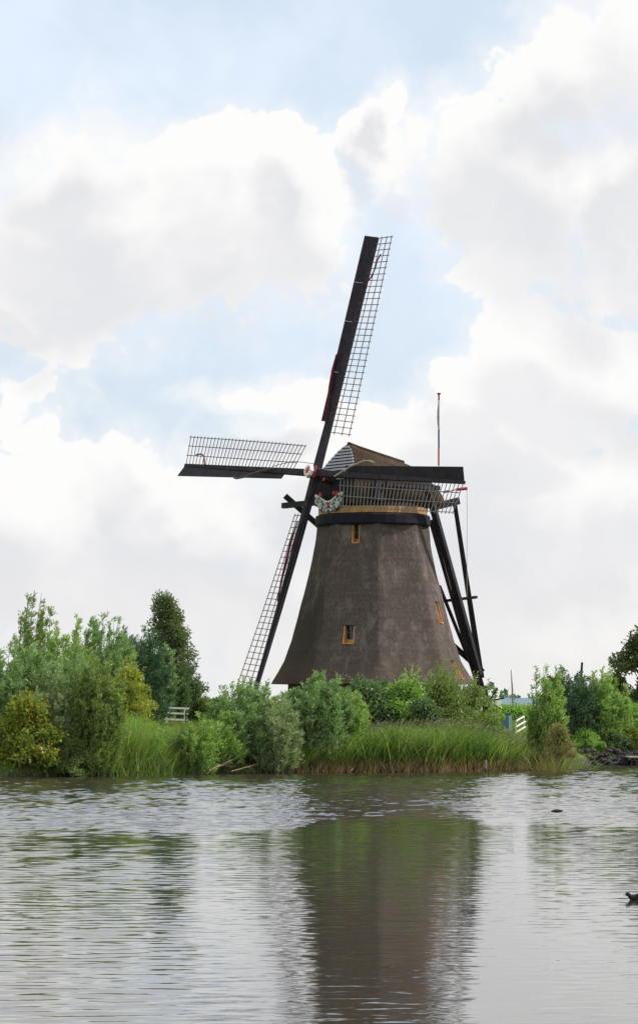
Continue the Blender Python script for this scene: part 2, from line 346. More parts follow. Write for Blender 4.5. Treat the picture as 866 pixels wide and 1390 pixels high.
def build_water():
    rng = np.random.default_rng(77)
    xs = np.linspace(-36, 36, 250); ys = [18.0]
    while ys[-1] < 205: ys.append(ys[-1] + 0.068 + 0.0005 * ys[-1])
    ys = np.array(ys); Xg, Yg = np.meshgrid(xs, ys)
    def waves(n, l0, l1, spread):
        h = np.zeros_like(Xg); tot = 0
        for i in range(n):
            lam = l0 * (l1 / l0) ** rng.uniform(); a = rng.normal() * spread + 0.1; k = 2 * math.pi / lam
            h += (1 / k) * np.cos(k * (Xg * math.sin(a) + Yg * math.cos(a)) + rng.uniform(0, 6.28)); tot += 0.5
        return h / math.sqrt(tot)                                  # unit slope
    def smooth_noise(lx, ly, n=24):
        h = np.zeros_like(Xg)
        for i in range(n):
            h += np.cos(2 * math.pi * (Xg / lx * rng.normal() + Yg / ly * rng.normal()) + rng.uniform(0, 6.28))
        return h / math.sqrt(n / 2)
    edge = Yg + 4.5 * smooth_noise(22, 26) - 0.06 * Xg + 22 * np.clip((-0.3 - Xg) / 3.0, 0, 1) + 15 * np.clip((Xg - 4.2) / 3.0, 0, 1)
    far = np.clip((edge - 88) / (11 + 30 * np.clip((-0.3 - Xg) / 3.0, 0, 1) + 22 * np.clip((Xg - 4.2) / 3.0, 0, 1)), 0, 1); far = far * far * (3 - 2 * far)
    patch = 0.5 + 0.5 * np.tanh(1.3 * smooth_noise(16, 24) + 0.2)
    wake = np.exp(-((Yg - 97.5 - 0.05 * Xg) / 1.2) ** 2)
    near = waves(60, 0.32, 0.80, 0.8); ripple = waves(64, 0.42, 0.95, 0.7)
    windy = np.clip((-0.6 - Xg) / 2.5, 0, 1) + 0.5 * np.clip((Xg - 5.5) / 3, 0, 1)      # the mill's lee lies as a calm lane between breezier water
    h = near * (0.0045 + 0.004 * patch + 0.004 * np.clip((90 - Yg) / 40, 0, 1) + 0.010 * np.clip((Yg - 66) / 16, 0, 1) * (1 - far) + 0.018 * windy * (0.6 + 0.7 * patch)) * (1 - 0.5 * far) + ripple * (0.0025 + 0.003 * patch * (1 - far) + 0.026 * windy * (0.5 + 0.8 * patch) + 0.125 * far * (0.75 + 0.35 * patch) + 0.03 * wake)
    fade = np.clip((36 - np.abs(Xg)) / 4, 0, 1) * np.clip((Yg - 18) / 3, 0, 1) * np.clip((205 - Yg) / 5, 0, 1)
    h *= fade
    ny, nx = Xg.shape
    V = np.stack([Xg, Yg, h], 2).reshape(-1, 3)
    q = (np.arange(ny - 1)[:, None] * nx + np.arange(nx - 1)[None, :]).ravel()
    F = np.stack([q, q + 1, q + nx + 1, q + nx], 1)
    y1 = float(ys[-1]); ext = np.array([(-5000, 2, 0), (5000, 2, 0), (5000, 18, 0), (-5000, 18, 0), (-5000, y1, 0), (-36, y1, 0), (-36, 18, 0), (36, 18, 0), (5000, y1, 0), (36, y1, 0), (5000, 420, 0), (-5000, 420, 0)], float)
    n0 = len(V); V = np.concatenate([V, ext])
    F = np.concatenate([F, n0 + np.array([(0, 1, 2, 3), (3, 6, 5, 4), (7, 2, 8, 9), (4, 8, 10, 11)])])
    me = bpy.data.meshes.new('water'); me.vertices.add(len(V)); me.vertices.foreach_set('co', V.astype(np.float32).ravel())
    me.loops.add(len(F) * 4); me.loops.foreach_set('vertex_index', F.astype(np.int32).ravel())
    me.polygons.add(len(F)); me.polygons.foreach_set('loop_start', np.arange(0, len(F) * 4, 4, dtype=np.int32)); me.polygons.foreach_set('loop_total', np.full(len(F), 4, np.int32))
    me.polygons.foreach_set('use_smooth', np.ones(len(F), bool)); me.update(calc_edges=True)
    m = bpy.data.materials.new('canal_water'); m.use_nodes = True; N = NT(m.node_tree); b = N.n['Principled BSDF']
    b.inputs['Base Color'].default_value = (0.040, 0.034, 0.024, 1); b.inputs['Roughness'].default_value = 0.045
    b.inputs['IOR'].default_value = 1.333; b.inputs['Specular IOR Level'].default_value = 0.5
    tc = N.new('ShaderNodeTexCoord').outputs['Object']; q = N.new('ShaderNodeMapping'); q.inputs['Scale'].default_value = (2.6, 7.0, 1.0); N.l.new(tc, q.inputs[0])
    fine = N.new('ShaderNodeVectorMath', operation='MULTIPLY'); N.l.new(N.vmath('SUBTRACT', N.noise(q.outputs[0], 1.0, 3, 0.6, 0.3).outputs[1], (0.5, 0.5, 0.5)), fine.inputs[0]); fine.inputs[1].default_value = (0.085, 0.095, 0.0)
    N.l.new(N.vmath('NORMALIZE', N.vmath('ADD', N.new('ShaderNodeNewGeometry').outputs['Normal'], fine.outputs[0])), b.inputs['Normal'])
    me.materials.append(m); o = bpy.data.objects.new('water', me); COL.objects.link(o); tag(o, kind='structure')
build_water()

# ---------------------------------------------------------------- the windmill
TH, PH, AL = R(54.16), R(13.72), R(5.66)
CX, CY = 3.08, 182.3
GZ = ground_z(CX, CY)
NH = Vector((-math.sin(TH), -math.cos(TH), 0))                # heading of the cap
NV = Vector((-math.cos(PH) * math.sin(TH), -math.cos(PH) * math.cos(TH), math.sin(PH)))   # inclined windshaft
UP = Vector((math.sin(PH) * math.sin(TH), math.sin(PH) * math.cos(TH), math.cos(PH)))
LU = Vector((math.cos(TH), -math.sin(TH), 0))                 # lateral, towards the camera's right
Z3 = Vector((0, 0, 1))
C0 = Vector((CX, CY, 0))
def cap_pt(s, w, z): return C0 + NH * s + LU * w + Z3 * z
mill = empty('windmill', (CX, CY, GZ), 'dark thatched smock windmill with four lattice sails standing behind the reeds', 'windmill')

RZ = np.array([4.70, 4.85, 5.4, 6.0, 7.2, 8.55, 9.8, 11.3, 12.7, 13.9]); RR = np.array([5.90, 5.84, 5.46, 5.13, 4.70, 4.33, 4.00, 3.62, 3.34, 3.22])
def rad(z):
    # smooth quadratic-ish interpolation through the measured profile
    return float(np.interp(z, RZ, RR))
def build_tower():
    a0 = R(3.3); bev = 0.035
    zs_base = list(np.linspace(4.70, 13.9, 44)); mb = MB(); rng = random.Random(5)
    wins = {-1: [(12.62, 13.66, 0.43, 'w'), (6.92, 7.95, 0.64, 'w')], 1: [(8.15, 9.35, 0.62, 'w'), (4.98, 6.0, 0.62, 'w')], 4: [(8.2, 9.2, 0.6, 'w')]}
    def V(k, z): a = a0 + k * math.pi / 4; return C0 + Vector((math.sin(a), -math.cos(a), 0)) * rad(z) + Z3 * z
    def S(k, f, z): return V(k, z).lerp(V(k + 1, z), f)
    jams = []
    def SJ(k, f, z):                                              # the thatch is never quite even
        p = S(k, f, z); n_ = mnoise.noise(p * 1.1) * 0.030 + mnoise.noise(p * 4.0) * 0.006; dd = Vector((p.x - CX, p.y - CY, 0)).normalized()
        return p + dd * n_
    for k in range(-4, 4):
        holes = wins.get(k, [])
        zs = sorted(set([round(z, 4) for z in zs_base] + [h[0] for h in holes] + [h[1] for h in holes]))
        for zi in range(len(zs) - 1):
            z0, z1 = zs[zi], zs[zi + 1]; zm = (z0 + z1) / 2
            h = next((h for h in holes if h[0] < zm < h[1]), None)
            if h:
                side = (V(k + 1, zm) - V(k, zm)).length; hw = h[2] / 2 / side
                segs = [(bev, .5 - hw), (.5 + hw, 1 - bev)]
            else: segs = [(bev, 1 - bev)]
            for (f0, f1) in segs:
                nsub = max(2, int(round((f1 - f0) * 12)))
                for q in range(nsub):
                    fa, fb_ = f0 + (f1 - f0) * q / nsub, f0 + (f1 - f0) * (q + 1) / nsub
                    mb.quad(SJ(k, fa, z0), SJ(k, fb_, z0), SJ(k, fb_, z1), SJ(k, fa, z1))
            mb.quad(SJ(k, 1 - bev, z0), SJ(k + 1, bev, z0), SJ(k + 1, bev, z1), SJ(k, 1 - bev, z1))
        for h in holes: jams.append((k, h, S, V))
        # rolled under edge of the thatch
        inn = lambda kk: C0 + (V(kk, 4.70) - C0) * 0.82 + Z3 * (4.70 * 0.18 + 0.12)
        mb.quad(S(k, 0, 4.70), S(k, 1, 4.70), inn(k + 1), inn(k))
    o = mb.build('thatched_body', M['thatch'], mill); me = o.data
    bm = bmesh.new(); bm.from_mesh(me); bmesh.ops.remove_doubles(bm, verts=bm.verts, dist=0.002); bmesh.ops.recalc_face_normals(bm, faces=bm.faces); bm.to_mesh(me); bm.free()
    me.polygons.foreach_set('use_smooth', [True] * len(me.polygons))
    # brick base under the eave
    b = MB(); ring = lambda r, z: [C0 + Vector((math.sin(a0 + k * math.pi / 4), -math.cos(a0 + k * math.pi / 4), 0)) * r + Z3 * z for k in range(8)]
    b.grid([ring(4.95, GZ - 0.5), ring(4.85, 4.9)], True); b.build('brick_base', M['brick'], mill)
    for (k, h, S, V) in jams:
        z0, z1, wd, _ = h
        zm = (z0 + z1) / 2
        t = (V(k + 1, zm) - V(k, zm)).normalized(); nrm = t.cross(Z3).normalized()
        if nrm.dot(S(k, .5, zm) - C0) < 0: nrm = -nrm
        def Hc(z, f): # hole corner
            side = (V(k + 1, z) - V(k, z)).length; return S(k, .5 + f * wd / 2 / ((V(k + 1, zm) - V(k, zm)).length), z)
        top = Hc(z1, 0); depth_plane = (top - C0).dot(nrm) - 0.42       # pane hangs plumb behind the sloping thatch
        def pl(p): return p - nrm * ((p - C0).dot(nrm) - depth_plane)
        fr = MB()
        for f in (-1, 1):
            bo, tp = Hc(z0, f), Hc(z1, f)
            ins = t * (-f * 0.032)
            q = [bo + nrm * 0.02, tp - nrm * 0.01, pl(tp), pl(bo)]
            fr.prism(q, ins)
        bl, br = Hc(z0, -1), Hc(z0, 1); ip = t * 0.052
        fr.prism([bl + ip + nrm * 0.06, br - ip + nrm * 0.06, pl(br) - ip, pl(bl) + ip], Z3 * 0.05)
        lo = [pl(bl) + ip + nrm * 0.05, pl(br) - ip + nrm * 0.05]
        fr.prism([lo[0] + Z3 * 0.05, lo[1] + Z3 * 0.05, lo[1] + Z3 * 0.26, lo[0] + Z3 * 0.26], -nrm * 0.05)
        frame = fr.build('window_frame', M['orange'], mill)
        pn = MB(); tl, tr_ = pl(Hc(z1, -1)), pl(Hc(z1, 1)); pn.prism([pl(bl) + Z3 * 0.05, pl(br) + Z3 * 0.05, tr_, tl], -nrm * 0.03); pn.build('window_pane', M['glass'], frame)
        hd = MB(); q0, q1 = Hc(z1, -1), Hc(z1, 1); hd.prism([q0 + nrm * 0.01, q1 + nrm * 0.01, pl(q1) - nrm * 0.05, pl(q0) - nrm * 0.05], Z3 * 0.04); hd.build('window_lintel', M['tar'], frame)
        gb = MB(); zc = z0 + (z1 - z0) * 0.62
        gb.beam(pl(Hc(z0, 0)) + Z3 * 0.26 + nrm * 0.02, pl(Hc(z1, 0)) + nrm * 0.02, 0.03, 0.03, nrm)
        gb.beam(pl(Hc(zc, -1)) + nrm * 0.02 + ip, pl(Hc(zc, 1)) + nrm * 0.02 - ip, 0.03, 0.035, nrm); gb.build('glazing_bar', M['teal'], frame)
build_tower()

def lathe(mb, prof, n=32):
    mb.grid([[C0 + Vector((math.cos(2 * math.pi * j / n) * r, math.sin(2 * math.pi * j / n) * r, z)) for j in range(n)] for (r, z) in prof], True)
b = MB(); lathe(b, [(3.1, 13.70), (3.24, 13.72), (3.29, 13.80), (3.29, 14.24), (3.24, 14.32), (2.9, 14.34)]); b.build('tower_collar', M['tar_blue'], mill)
# ochre ring boards between collar and cap: one board per segment
for j in range(28):
    a0_, a1_ = 2 * math.pi * j / 28 + 0.004, 2 * math.pi * (j + 1) / 28 - 0.004
    e = lambda a, r, z: C0 + Vector((math.cos(a) * r, math.sin(a) * r, z))
    b = MB(); r_ = 3.10 + 0.012 * (j % 2)
    b.prism([e(a0_, r_, 14.37), e(a1_, r_, 14.37), e(a1_, r_, 14.74), e(a0_, r_, 14.74)], e((a0_ + a1_) / 2, -0.09, 0) - C0)
    b.build('ring_board', M['ochre'], mill)
b = MB(); lathe(b, [(2.9, 14.3), (2.9, 14.95)]); b.build('curb_ring', M['tar'], mill)

def build_cap():
    ZB = 14.86
    st = [  # s, half width, ridge z
        (2.75, 2.00, 18.36), (1.9, 2.35, 18.34), (1.0, 2.70, 18.16), (0.0, 2.95, 17.94), (-1.0, 3.0, 17.72), (-2.2, 2.75, 17.46), (-2.75, 2.52, 17.15), (-3.3, 2.22, 16.72), (-3.8, 1.78, 16.25), (-4.15, 1.1, 15.85)]
    prof = [(0.86, 0.0), (0.97, 0.10), (1.0, 0.22), (0.965, 0.40), (0.83, 0.56), (0.60, 0.74), (0.32, 0.90), (0.08, 0.985), (0.0, 1.0)]
    rows = []
    for i, (s, w, zr) in enumerate(st):
        row = []
        for sgn in (1, -1):
            pts = []
            for (fw, fz) in prof:
                z = ZB + (zr - ZB) * fz; ss = s
                if i == 0: ss = min(2.75, 1.78 + (18.36 - z) * 0.47)
                if i == 1: ss = min(s, 1.5 + (18.36 - z) * 0.2)
                if i == 9: z = ZB + (zr - ZB) * (0.12 + 0.75 * fz)
                pts.append(cap_pt(ss, sgn * w * fw, z))
            row += pts if sgn == 1 else pts[::-1][1:]
        rows.append(row)
    mb = MB(); mb.grid(rows)
    mb.poly(rows[-1][::-1]); under = [r[0] for r in rows] + [r[-1] for r in rows][::-1]; mb.poly(under)
    o = mb.build('cap_roof', M['cap_thatch'], mill, True)
    rg = MB(); rg.tube([cap_pt(1.75, 0, 18.39)] + [cap_pt(s, 0, zr + 0.03) for (s, w, zr) in st[2:6]], [0.12] * 5, 6); rg.build('ridge_roll', M['cap_thatch'], mill)
    # dark backing of the front hip and the boards nailed over it
    fr = rows[0]; bk = MB(); inset = [p - NH * 0.02 for p in fr]; bk.poly(inset); bk.build('cap_front', M['tar'], mill)
    def hip(z): return min(2.75, 1.78 + (18.36 - z) * 0.47)
    def halfw(z):
        fz = (z - ZB) / (18.36 - ZB); fs = [p[1] for p in prof]; return 2.0 * float(np.interp(fz, fs, [p[0] for p in prof]))
    z = 18.26
    for k in range(11):
        z0, z1 = z - 0.125, z
        if z0 > 14.95:
            b = MB(); o1 = NH * 0.05; w0, w1 = max(0.05, halfw(z0) - 0.03), max(0.04, halfw(z1) - 0.03)
            b.prism([cap_pt(hip(z0) + 0.04, -w0, z0), cap_pt(hip(z0) + 0.04, w0, z0), cap_pt(hip(z1), w1, z1), cap_pt(hip(z1), -w1, z1)], o1)
            b.build('gable_board', M['board_white'], mill)
        z -= 0.185
    # dark vertical boards on the lower front
    for k in range(9):
        w = -1.7 + k * 0.425
        b = MB(); b.beam(cap_pt(2.80, w, 14.92), cap_pt(2.80, w, 16.25), 0.40, 0.05, NH); b.build('front_board', M['tar'], mill)
    # hatch on the near flank and rail behind the sail
    b = MB()
    b.beam(cap_pt(1.62, 2.72, 15.0), cap_pt(1.55, 2.64, 16.2), 0.52, 0.3, LU); b.build('cap_hatch', M['tar'], mill)
    b = MB(); b.beam(cap_pt(1.3, 2.95, 15.98), cap_pt(-2.6, 2.85, 15.88), 0.16, 0.26); b.build('flank_beam', M['tar'], mill)
build_cap()

# windshaft, poll end and its painted star
HUB = Vector((-0.165, 180.0, 16.61))
b = MB(); b.tube([HUB - NV * 3.2, HUB - NV * 0.6], [0.36, 0.36], 10); b.build('windshaft', M['tar'], mill)
b = MB(); b.beam(HUB - NV * 0.62, HUB + NV * 0.42, 0.62, 0.62, UP, 0.58, 0.58); poll = b.build('poll_end', M['tar'], mill, bevel=0.04)
b = MB(); b.tube([HUB + NV * 0.43, HUB + NV * 0.62], [0.36, 0.34], 8); nose = b.build('poll_face', M['white'], poll)
b = MB(); st = []
for k in range(16):
    a = 2 * math.pi * k / 16; r_ = 0.27 if k % 2 == 0 else 0.10; st.append(HUB + NV * 0.625 + LU * math.cos(a) * r_ + UP * math.sin(a) * r_)
b.prism(st, NV * 0.02); b.build('painted_star', M['red'], poll)
b = MB()
for (q, s_) in ((0.30, 0.70), (-0.36, 0.70)): b.beam(HUB + NV * q - LU * 0.34, HUB + NV * q + LU * 0.34, 0.10, 0.68, UP)
b.build('red_band', M['red'], poll)

def build_sail(bdir, cdir, flex, lath, extras):
    """bdir radial, cdir the trailing side, both in the sail plane"""
    RT, RI, WID = 13.92, 2.45, 1.74
    def stock(r): return HUB + bdir * r + NV * (0.0 + flex * (r / RT) ** 2)
    b = MB()
    rs = [0, 2.2, 5, 8, 11, RT]; hw = [0.40, 0.37, 0.33, 0.28, 0.23, 0.18]
    for k in range(5): b.beam(stock(rs[k]), stock(rs[k + 1]), hw[k] * 0.9, hw[k], NV, hw[k + 1] * 0.9, hw[k + 1])
    sail = b.build('sail', M['tar'], mill)
    beta = R(24)
    bd = (-cdir * math.cos(beta) + NV * math.sin(beta))
    cuts = [3.0, 5.9, 8.9, 11.2, RT + 0.02]
    for k in range(4):
        b = MB(); r0, r1 = cuts[k] + 0.008, cuts[k + 1] - 0.008
        def edge(r, w): return stock(r) + NV * 0.06 - cdir * 0.08 + bd * w
        wi = lambda r: 0.36 + 0.38 * (r / RT)
        tk = bd.cross(bdir).normalized() * 0.035
        b.prism([edge(r0, 0.0), edge(r1, 0.0), edge(r1, wi(r1)), edge(r0, wi(r0))], tk); b.build('leading_board', M['tar_grey'], sail)
    def edir(r):
        t = (r - RI) / (RT - RI); tau = R(15.0) * (1 - t) + R(-6) * t
        return (cdir * math.cos(tau) - NV * math.sin(tau)).normalized()
    base = base_of(sail)
    me = bpy.data.meshes.get('bar_' + lath)
    if me is None:
        mm = MB(); mm.beam((-0.10, 0, 0), (WID + 0.07, 0, 0), 0.038, 0.03); me = bpy.data.meshes.new('bar_' + lath)
        me.from_pydata([tuple(p) for p in mm.v], [], mm.f); me.materials.append(M[lath])
    NB = 33
    for k in range(NB):
        r = RI + (RT - 0.06 - RI) * k / (NB - 1)
        e = edir(r); z = e.cross(bdir).normalized(); y = z.cross(e)
        o = bpy.data.objects.new('sail_bar', me); COL.objects.link(o); o.parent = sail
        p = stock(r) - base
        o.matrix_local = Matrix(((e.x, y.x, z.x, p.x), (e.y, y.y, z.y, p.y), (e.z, y.z, z.z, p.z), (0, 0, 0, 1)))
    for fr_ in (0.345, 0.675, 0.985):
        b = MB()
        for k in range(11):
            ra, rb = RI - 0.12 + (RT - RI + 0.12) * k / 11, RI - 0.12 + (RT - RI + 0.12) * (k + 1) / 11
            b.beam(stock(ra) + edir(ra) * WID * fr_ + NV * 0.03, stock(rb) + edir(rb) * WID * fr_ + NV * 0.03, 0.042, 0.03, NV)
        b.build('side_rail', M[lath], sail)
    for (nm, mt, rad_, pts) in extras:
        b = MB(); q = [stock(r) - cdir * w + NV * f for (r, w, f) in pts]
        b.tube(q, rad_, 6); b.build(nm, M[mt], sail)
bt = math.cos(AL) * UP + math.sin(AL) * LU; br = math.cos(AL) * LU - math.sin(AL) * UP
build_sail(bt, br, 0.0, 'lath', [('rolled_sailcloth', 'cloth', [0.05, 0.08, 0.10, 0.09, 0.05], [(2.9, -0.02, 0.26), (3.9, 0.12, 0.32), (5.0, 0.30, 0.36), (6.0, 0.45, 0.36), (6.9, 0.57, 0.30)]),
                                 ('hanging_rope', 'cloth', 0.04, [(10.9, -0.05, 0.2), (11.5, -0.55, 0.1), (12.1, -0.75, 0.1), (12.5, -0.7, 0.08), (12.9, -0.85, 0.05)])])
build_sail(br, -bt, 0.0, 'lath_grey', [('hanging_rope', 'rope', 0.045, [(2.4, -0.2, 0.35), (3.1, 0.05, 0.45), (4.0, 0.42, 0.5), (5.0, 0.74, 0.5), (5.5, 0.78, 0.5), (6.0, 0.7, 0.5)])])
build_sail(-bt, -br, 0.35, 'lath', [('rolled_sailcloth', 'cloth', [0.04, 0.07, 0.08, 0.07, 0.04], [(2.9, -0.1, 0.3), (4.0, -0.22, 0.3), (5.2, -0.2, 0.3), (6.4, -0.1, 0.3), (7.6, 0.0, 0.25)])])
build_sail(-br, bt, 0.0, 'lath', [('hanging_rope', 'rope_dark', 0.06, [(4.0, -0.1, 0.3), (5.2, 0.25, 0.5), (6.4, 0.62, 0.55), (7.2, 0.72, 0.5), (7.6, 0.66, 0.45)]),
                                  ('loose_rope', 'rope_dark', 0.05, [(11.5, -0.05, 0.2), (11.9, -0.6, 0.15), (12.3, -0.72, 0.12), (12.9, -0.66, 0.1)])])
b = MB(); b.tube([HUB + UP * 0.5 + NV * 0.2, HUB - br * 2.4 + bt * 0.6 + NV * .1, HUB - br * 4.6 + bt * 0.25], 0.018, 4); b.build('stay_rope', M['rope_dark'], mill)

# painted beard board under the poll
def build_beard():
    def q(w, z): return cap_pt(3.05, w, z)
    outl = []
    N_ = 20
    for k in range(N_ + 1):
        w = -1.35 + 2.7 * k / N_; outl.append((w, 15.28 - 0.22 * math.cos(w / 1.35 * math.pi * 1.0) + (0.05 if k % 2 else 0)))
    for k in range(N_ + 1):
        w = 1.35 - 2.7 * k / N_; outl.append((w, 14.42 + 0.50 * (abs(w) / 1.35) ** 2.2 - 0.06 * math.cos(w * 9)))
    b = MB(); b.prism([q(w, z) for (w, z) in outl], NH * 0.08); beard = b.build('beard_board', M['green_dark'], mill)
    rng = random.Random(11); b = MB()
    def ztop(w): return 15.26 - 0.22 * math.cos(w / 1.35 * math.pi)
    def zbot(w): return 14.46 + 0.50 * (abs(w) / 1.35) ** 2.2
    for k in range(60):                                           # white painted scroll leaves, mirrored about the middle
        w = rng.uniform(0.12, 1.25); z = rng.uniform(zbot(w) + 0.05, ztop(w) - 0.05); a0_ = rng.uniform(0, 6.28)
        for sg in (-1, 1):
            arc = []
            for j in range(6):
                a = a0_ + j * 0.5; rr = 0.075
                arc.append((sg * (w + math.cos(a) * rr), z + math.sin(a) * rr))
            for j in range(5):
                c0, c1 = arc[j], arc[j + 1]
                b.beam(q(*c0) + NH * 0.095, q(*c1) + NH * 0.095, 0.03, 0.03, NH)
    for k in range(26):
        w = -1.3 + 2.6 * k / 25
        b.beam(q(w - 0.05, ztop(w)) + NH * 0.1, q(w + 0.05, ztop(w + 0.05)) + NH * 0.1, 0.08, 0.05, NH)
    b.build('painted_scroll', M['white'], beard)
    for (w, z, r_) in ((-0.75, 15.45, 0.17), (0.85, 15.45, 0.17), (0.55, 15.5, 0.13), (0.0, 14.80, 0.12), (0.0, 14.95, 0.09)):
        b = MB(); b.prism([q(w + r_ * math.cos(k * math.pi / 5) * (1 if k % 2 else 0.7), z + r_ * math.sin(k * math.pi / 5) * (1 if k % 2 else 0.7)) + NH * 0.10 for k in range(10)], NH * 0.04); b.build('painted_flower', M['red'], beard)
build_beard()

# tail frame: beams through the cap, braces, tail pole and the winch
def part_beam(name, p0, p1, w, h=None, mt='tar', w1=None):
    b = MB(); b.beam(p0, p1, w, h or w, (0, 0, 1) if abs((Vector(p1) - Vector(p0)).normalized().z) < .9 else (0, 1, 0), w1, w1); return b.build(name, M[mt], mill)
FOOT = P(652, 938, 186.8)
part_beam('long_spruit', P(385, 686.5, 185.6), P(440, 681, 181.6), 0.30, 0.32, 'tar_grey')
part_beam('long_brace', P(387, 673, 185.5), P(655, 912, 187.3), 0.30, 0.30)
part_beam('tail_pole', P(586, 706, 184.2), P(655, 945, 186.8), 0.40, 0.40, 'tar', 0.5)
part_beam('long_brace', P(580, 662, 180.0), P(650, 915, 186.2), 0.32, 0.32)
part_beam('short_brace', P(617, 684, 185.8), P(653, 920, 187.0), 0.24, 0.24, 'tar_grey', 0.34)
part_beam('short_brace', P(596, 795, 186.5), P(640, 905, 187.1), 0.20, 0.20)
part_beam('short_spruit', P(585, 689, 184.6), P(621.5, 680, 185.7), 0.34, 0.40)
part_beam('tail_crossbeam', P(601, 816, 186.9), P(647, 810.5, 185.4), 0.16, 0.16, 'wood_dark')
b = MB(); b.tube([P(601, 668, 186), P(619, 664.5, 186)], 0.06, 6); jib = b.build('jib_pole', M['white'], mill)
b = MB(); b.tube([P(601, 668.2, 186), P(609, 666.6, 186)], 0.075, 6); b.build('blue_band', M['blue'], jib)
b = MB(); b.tube([P(619, 664.5, 186), P(634, 663, 186)], 0.10, 6); b.build('red_band', M['red'], jib)
b = MB(); b.tube([P(633.5, 663, 186), P(633.5, 812, 186)], 0.014, 4); b.build('brake_rope', M['rope'], mill)
b = MB(); b.tube([P(587, 700, 183.5), P(612, 800, 185.0)], 0.03, 4); b.build('chain', M['rope'], mill)
b = MB(); b.tube([P(616.5, 680, 185.8), P(616.5, 676, 185.8)], [0.09, 0.03], 6); b.build('lantern', M['red'], mill)
b = MB(); b.beam(P(650, 940, 186.0), P(650, 906, 186.0), 0.07, 0.07); b.beam(P(647.8, 912, 186), P(652.2, 912, 186), 0.06, 0.06); b.build('winch_post', M['tar'], mill)
wc = P(663, 952, 185.6)
b = MB(); b.tube([wc + Vector((-.05, .45, 0)), wc + Vector((.05, -.35, 0))], 0.12, 8); winch = b.build('winch_drum', M['tar_blue'], mill)
for k in range(8):
    a = R(12 + 45 * k); l_ = 0.92 if k in (0, 1, 2, 3) else 0.8
    b = MB(); b.beam(wc + Vector((0, -.2, 0)), wc + Vector((math.cos(a) * l_, -.22, math.sin(a) * l_)), 0.10, 0.07, (0, 1, 0), 0.07, 0.05); b.build('winch_spoke', M['tar_blue'], winch)
b = MB(); b.beam(P(658, 985, 185.8), P(659, 952, 185.8), 0.35, 0.3, (0, 1, 0)); b.build('winch_stand', M['tar_blue'], mill)

# flagpole on the back of the cap
fb = P(595, 655, 184.6)
fp = empty('flagpole', fb, 'red and blue flagpole with a limp pale flag rising behind the mill cap', 'flagpole')
def seg(nm, y0, y1, mt, r_=0.052):
    b = MB(); b.tube([P(595 + (0.2 if y1 > 600 else 0.4), y0, 184.6), P(595 + (0.2 if y0 > 600 else 0.4), y1, 184.6)], r_, 6); return b.build(nm, M[mt], fp)
seg('pole_foot', 656, 632, 'white'); seg('red_band', 632, 608, 'red', 0.056); seg('blue_band', 608, 583, 'blue', 0.056); seg('white_band', 583, 543, 'flag'); seg('red_tip', 543, 536, 'red', 0.056)
b = MB(); b.tube([P(595.5, 536, 184.6), P(595.5, 533.5, 184.6)], [0.07, 0.13], 8); b.build('finial', M['red'], fp)
b = MB(); rows = []
for k in range(13):
    t = k / 12; y = 543 + 40 * t; w = (0.5 + 2.3 * math.sin(math.pi * min(1, t * 0.95)) ** 1.3 * (0.35 + 0.65 * t)) * 1.1; row = []
    for j in range(7):
        a = j / 6; off = math.sin(a * 9 + k * 0.5) * 0.09 * (0.3 + t); p = P(595.4 - a * w, y, 184.6); row.append(p + Vector((0, off, 0)))
    rows.append(row)
b.grid(rows); flag = b.build('flag', M['flag'], fp, True); sm = flag.modifiers.new('thick', 'SOLIDIFY'); sm.thickness = 0.02

# ---------------------------------------------------------------- foliage
def leaf_mesh(name, pts, dirs, length, width, tint, material, parent=None, seed=0, droop=0.0):
    """one small pointed leaf (a folded diamond) per point, along dirs"""
    rng = np.random.default_rng(seed); n = len(pts)
    if np.isscalar(length): length = np.full(n, length)
    length = length * rng.uniform(0.7, 1.25, n); width = np.broadcast_to(width, (n,)) * rng.uniform(0.75, 1.2, n)
    d_ = dirs / np.maximum(np.linalg.norm(dirs, axis=1, keepdims=True), 1e-6)
    rnd = rng.normal(size=(n, 3)); side = np.cross(d_, rnd); side /= np.maximum(np.linalg.norm(side, axis=1, keepdims=True), 1e-6)
    tip = pts + d_ * length[:, None]; tip[:, 2] -= droop * length
    mid = pts + d_ * (length * 0.42)[:, None]
    V = np.empty((n, 4, 3), np.float32)
    V[:, 0] = pts; V[:, 1] = mid + side * (width / 2)[:, None]; V[:, 2] = tip; V[:, 3] = mid - side * (width / 2)[:, None]
    return np_mesh(name, V.reshape(-1, 3), n, 4, tint, material, parent)
def np_mesh(name, V, nf, k, tint, material, parent=None):
    off = base_of(parent); V = V - np.array(off, np.float32)
    me = bpy.data.meshes.new(name); me.vertices.add(len(V)); me.vertices.foreach_set('co', V.astype(np.float32).ravel())
    me.loops.add(nf * k); me.loops.foreach_set('vertex_index', np.arange(nf * k, dtype=np.int32))
    me.polygons.add(nf); me.polygons.foreach_set('loop_start', np.arange(0, nf * k, k, dtype=np.int32)); me.polygons.foreach_set('loop_total', np.full(nf, k, np.int32))
    at = me.attributes.new('tint', 'FLOAT', 'FACE'); at.data.foreach_set('value', np.clip(tint, 0, 1).astype(np.float32))
    me.materials.append(material); me.update(calc_edges=True)
    o = bpy.data.objects.new(name, me); COL.objects.link(o); o.parent = parent
    return o
def ground_at(x, y): return ground_z(x, y) - 0.05
WIND = np.array([0.35, 0.0, 0.0])

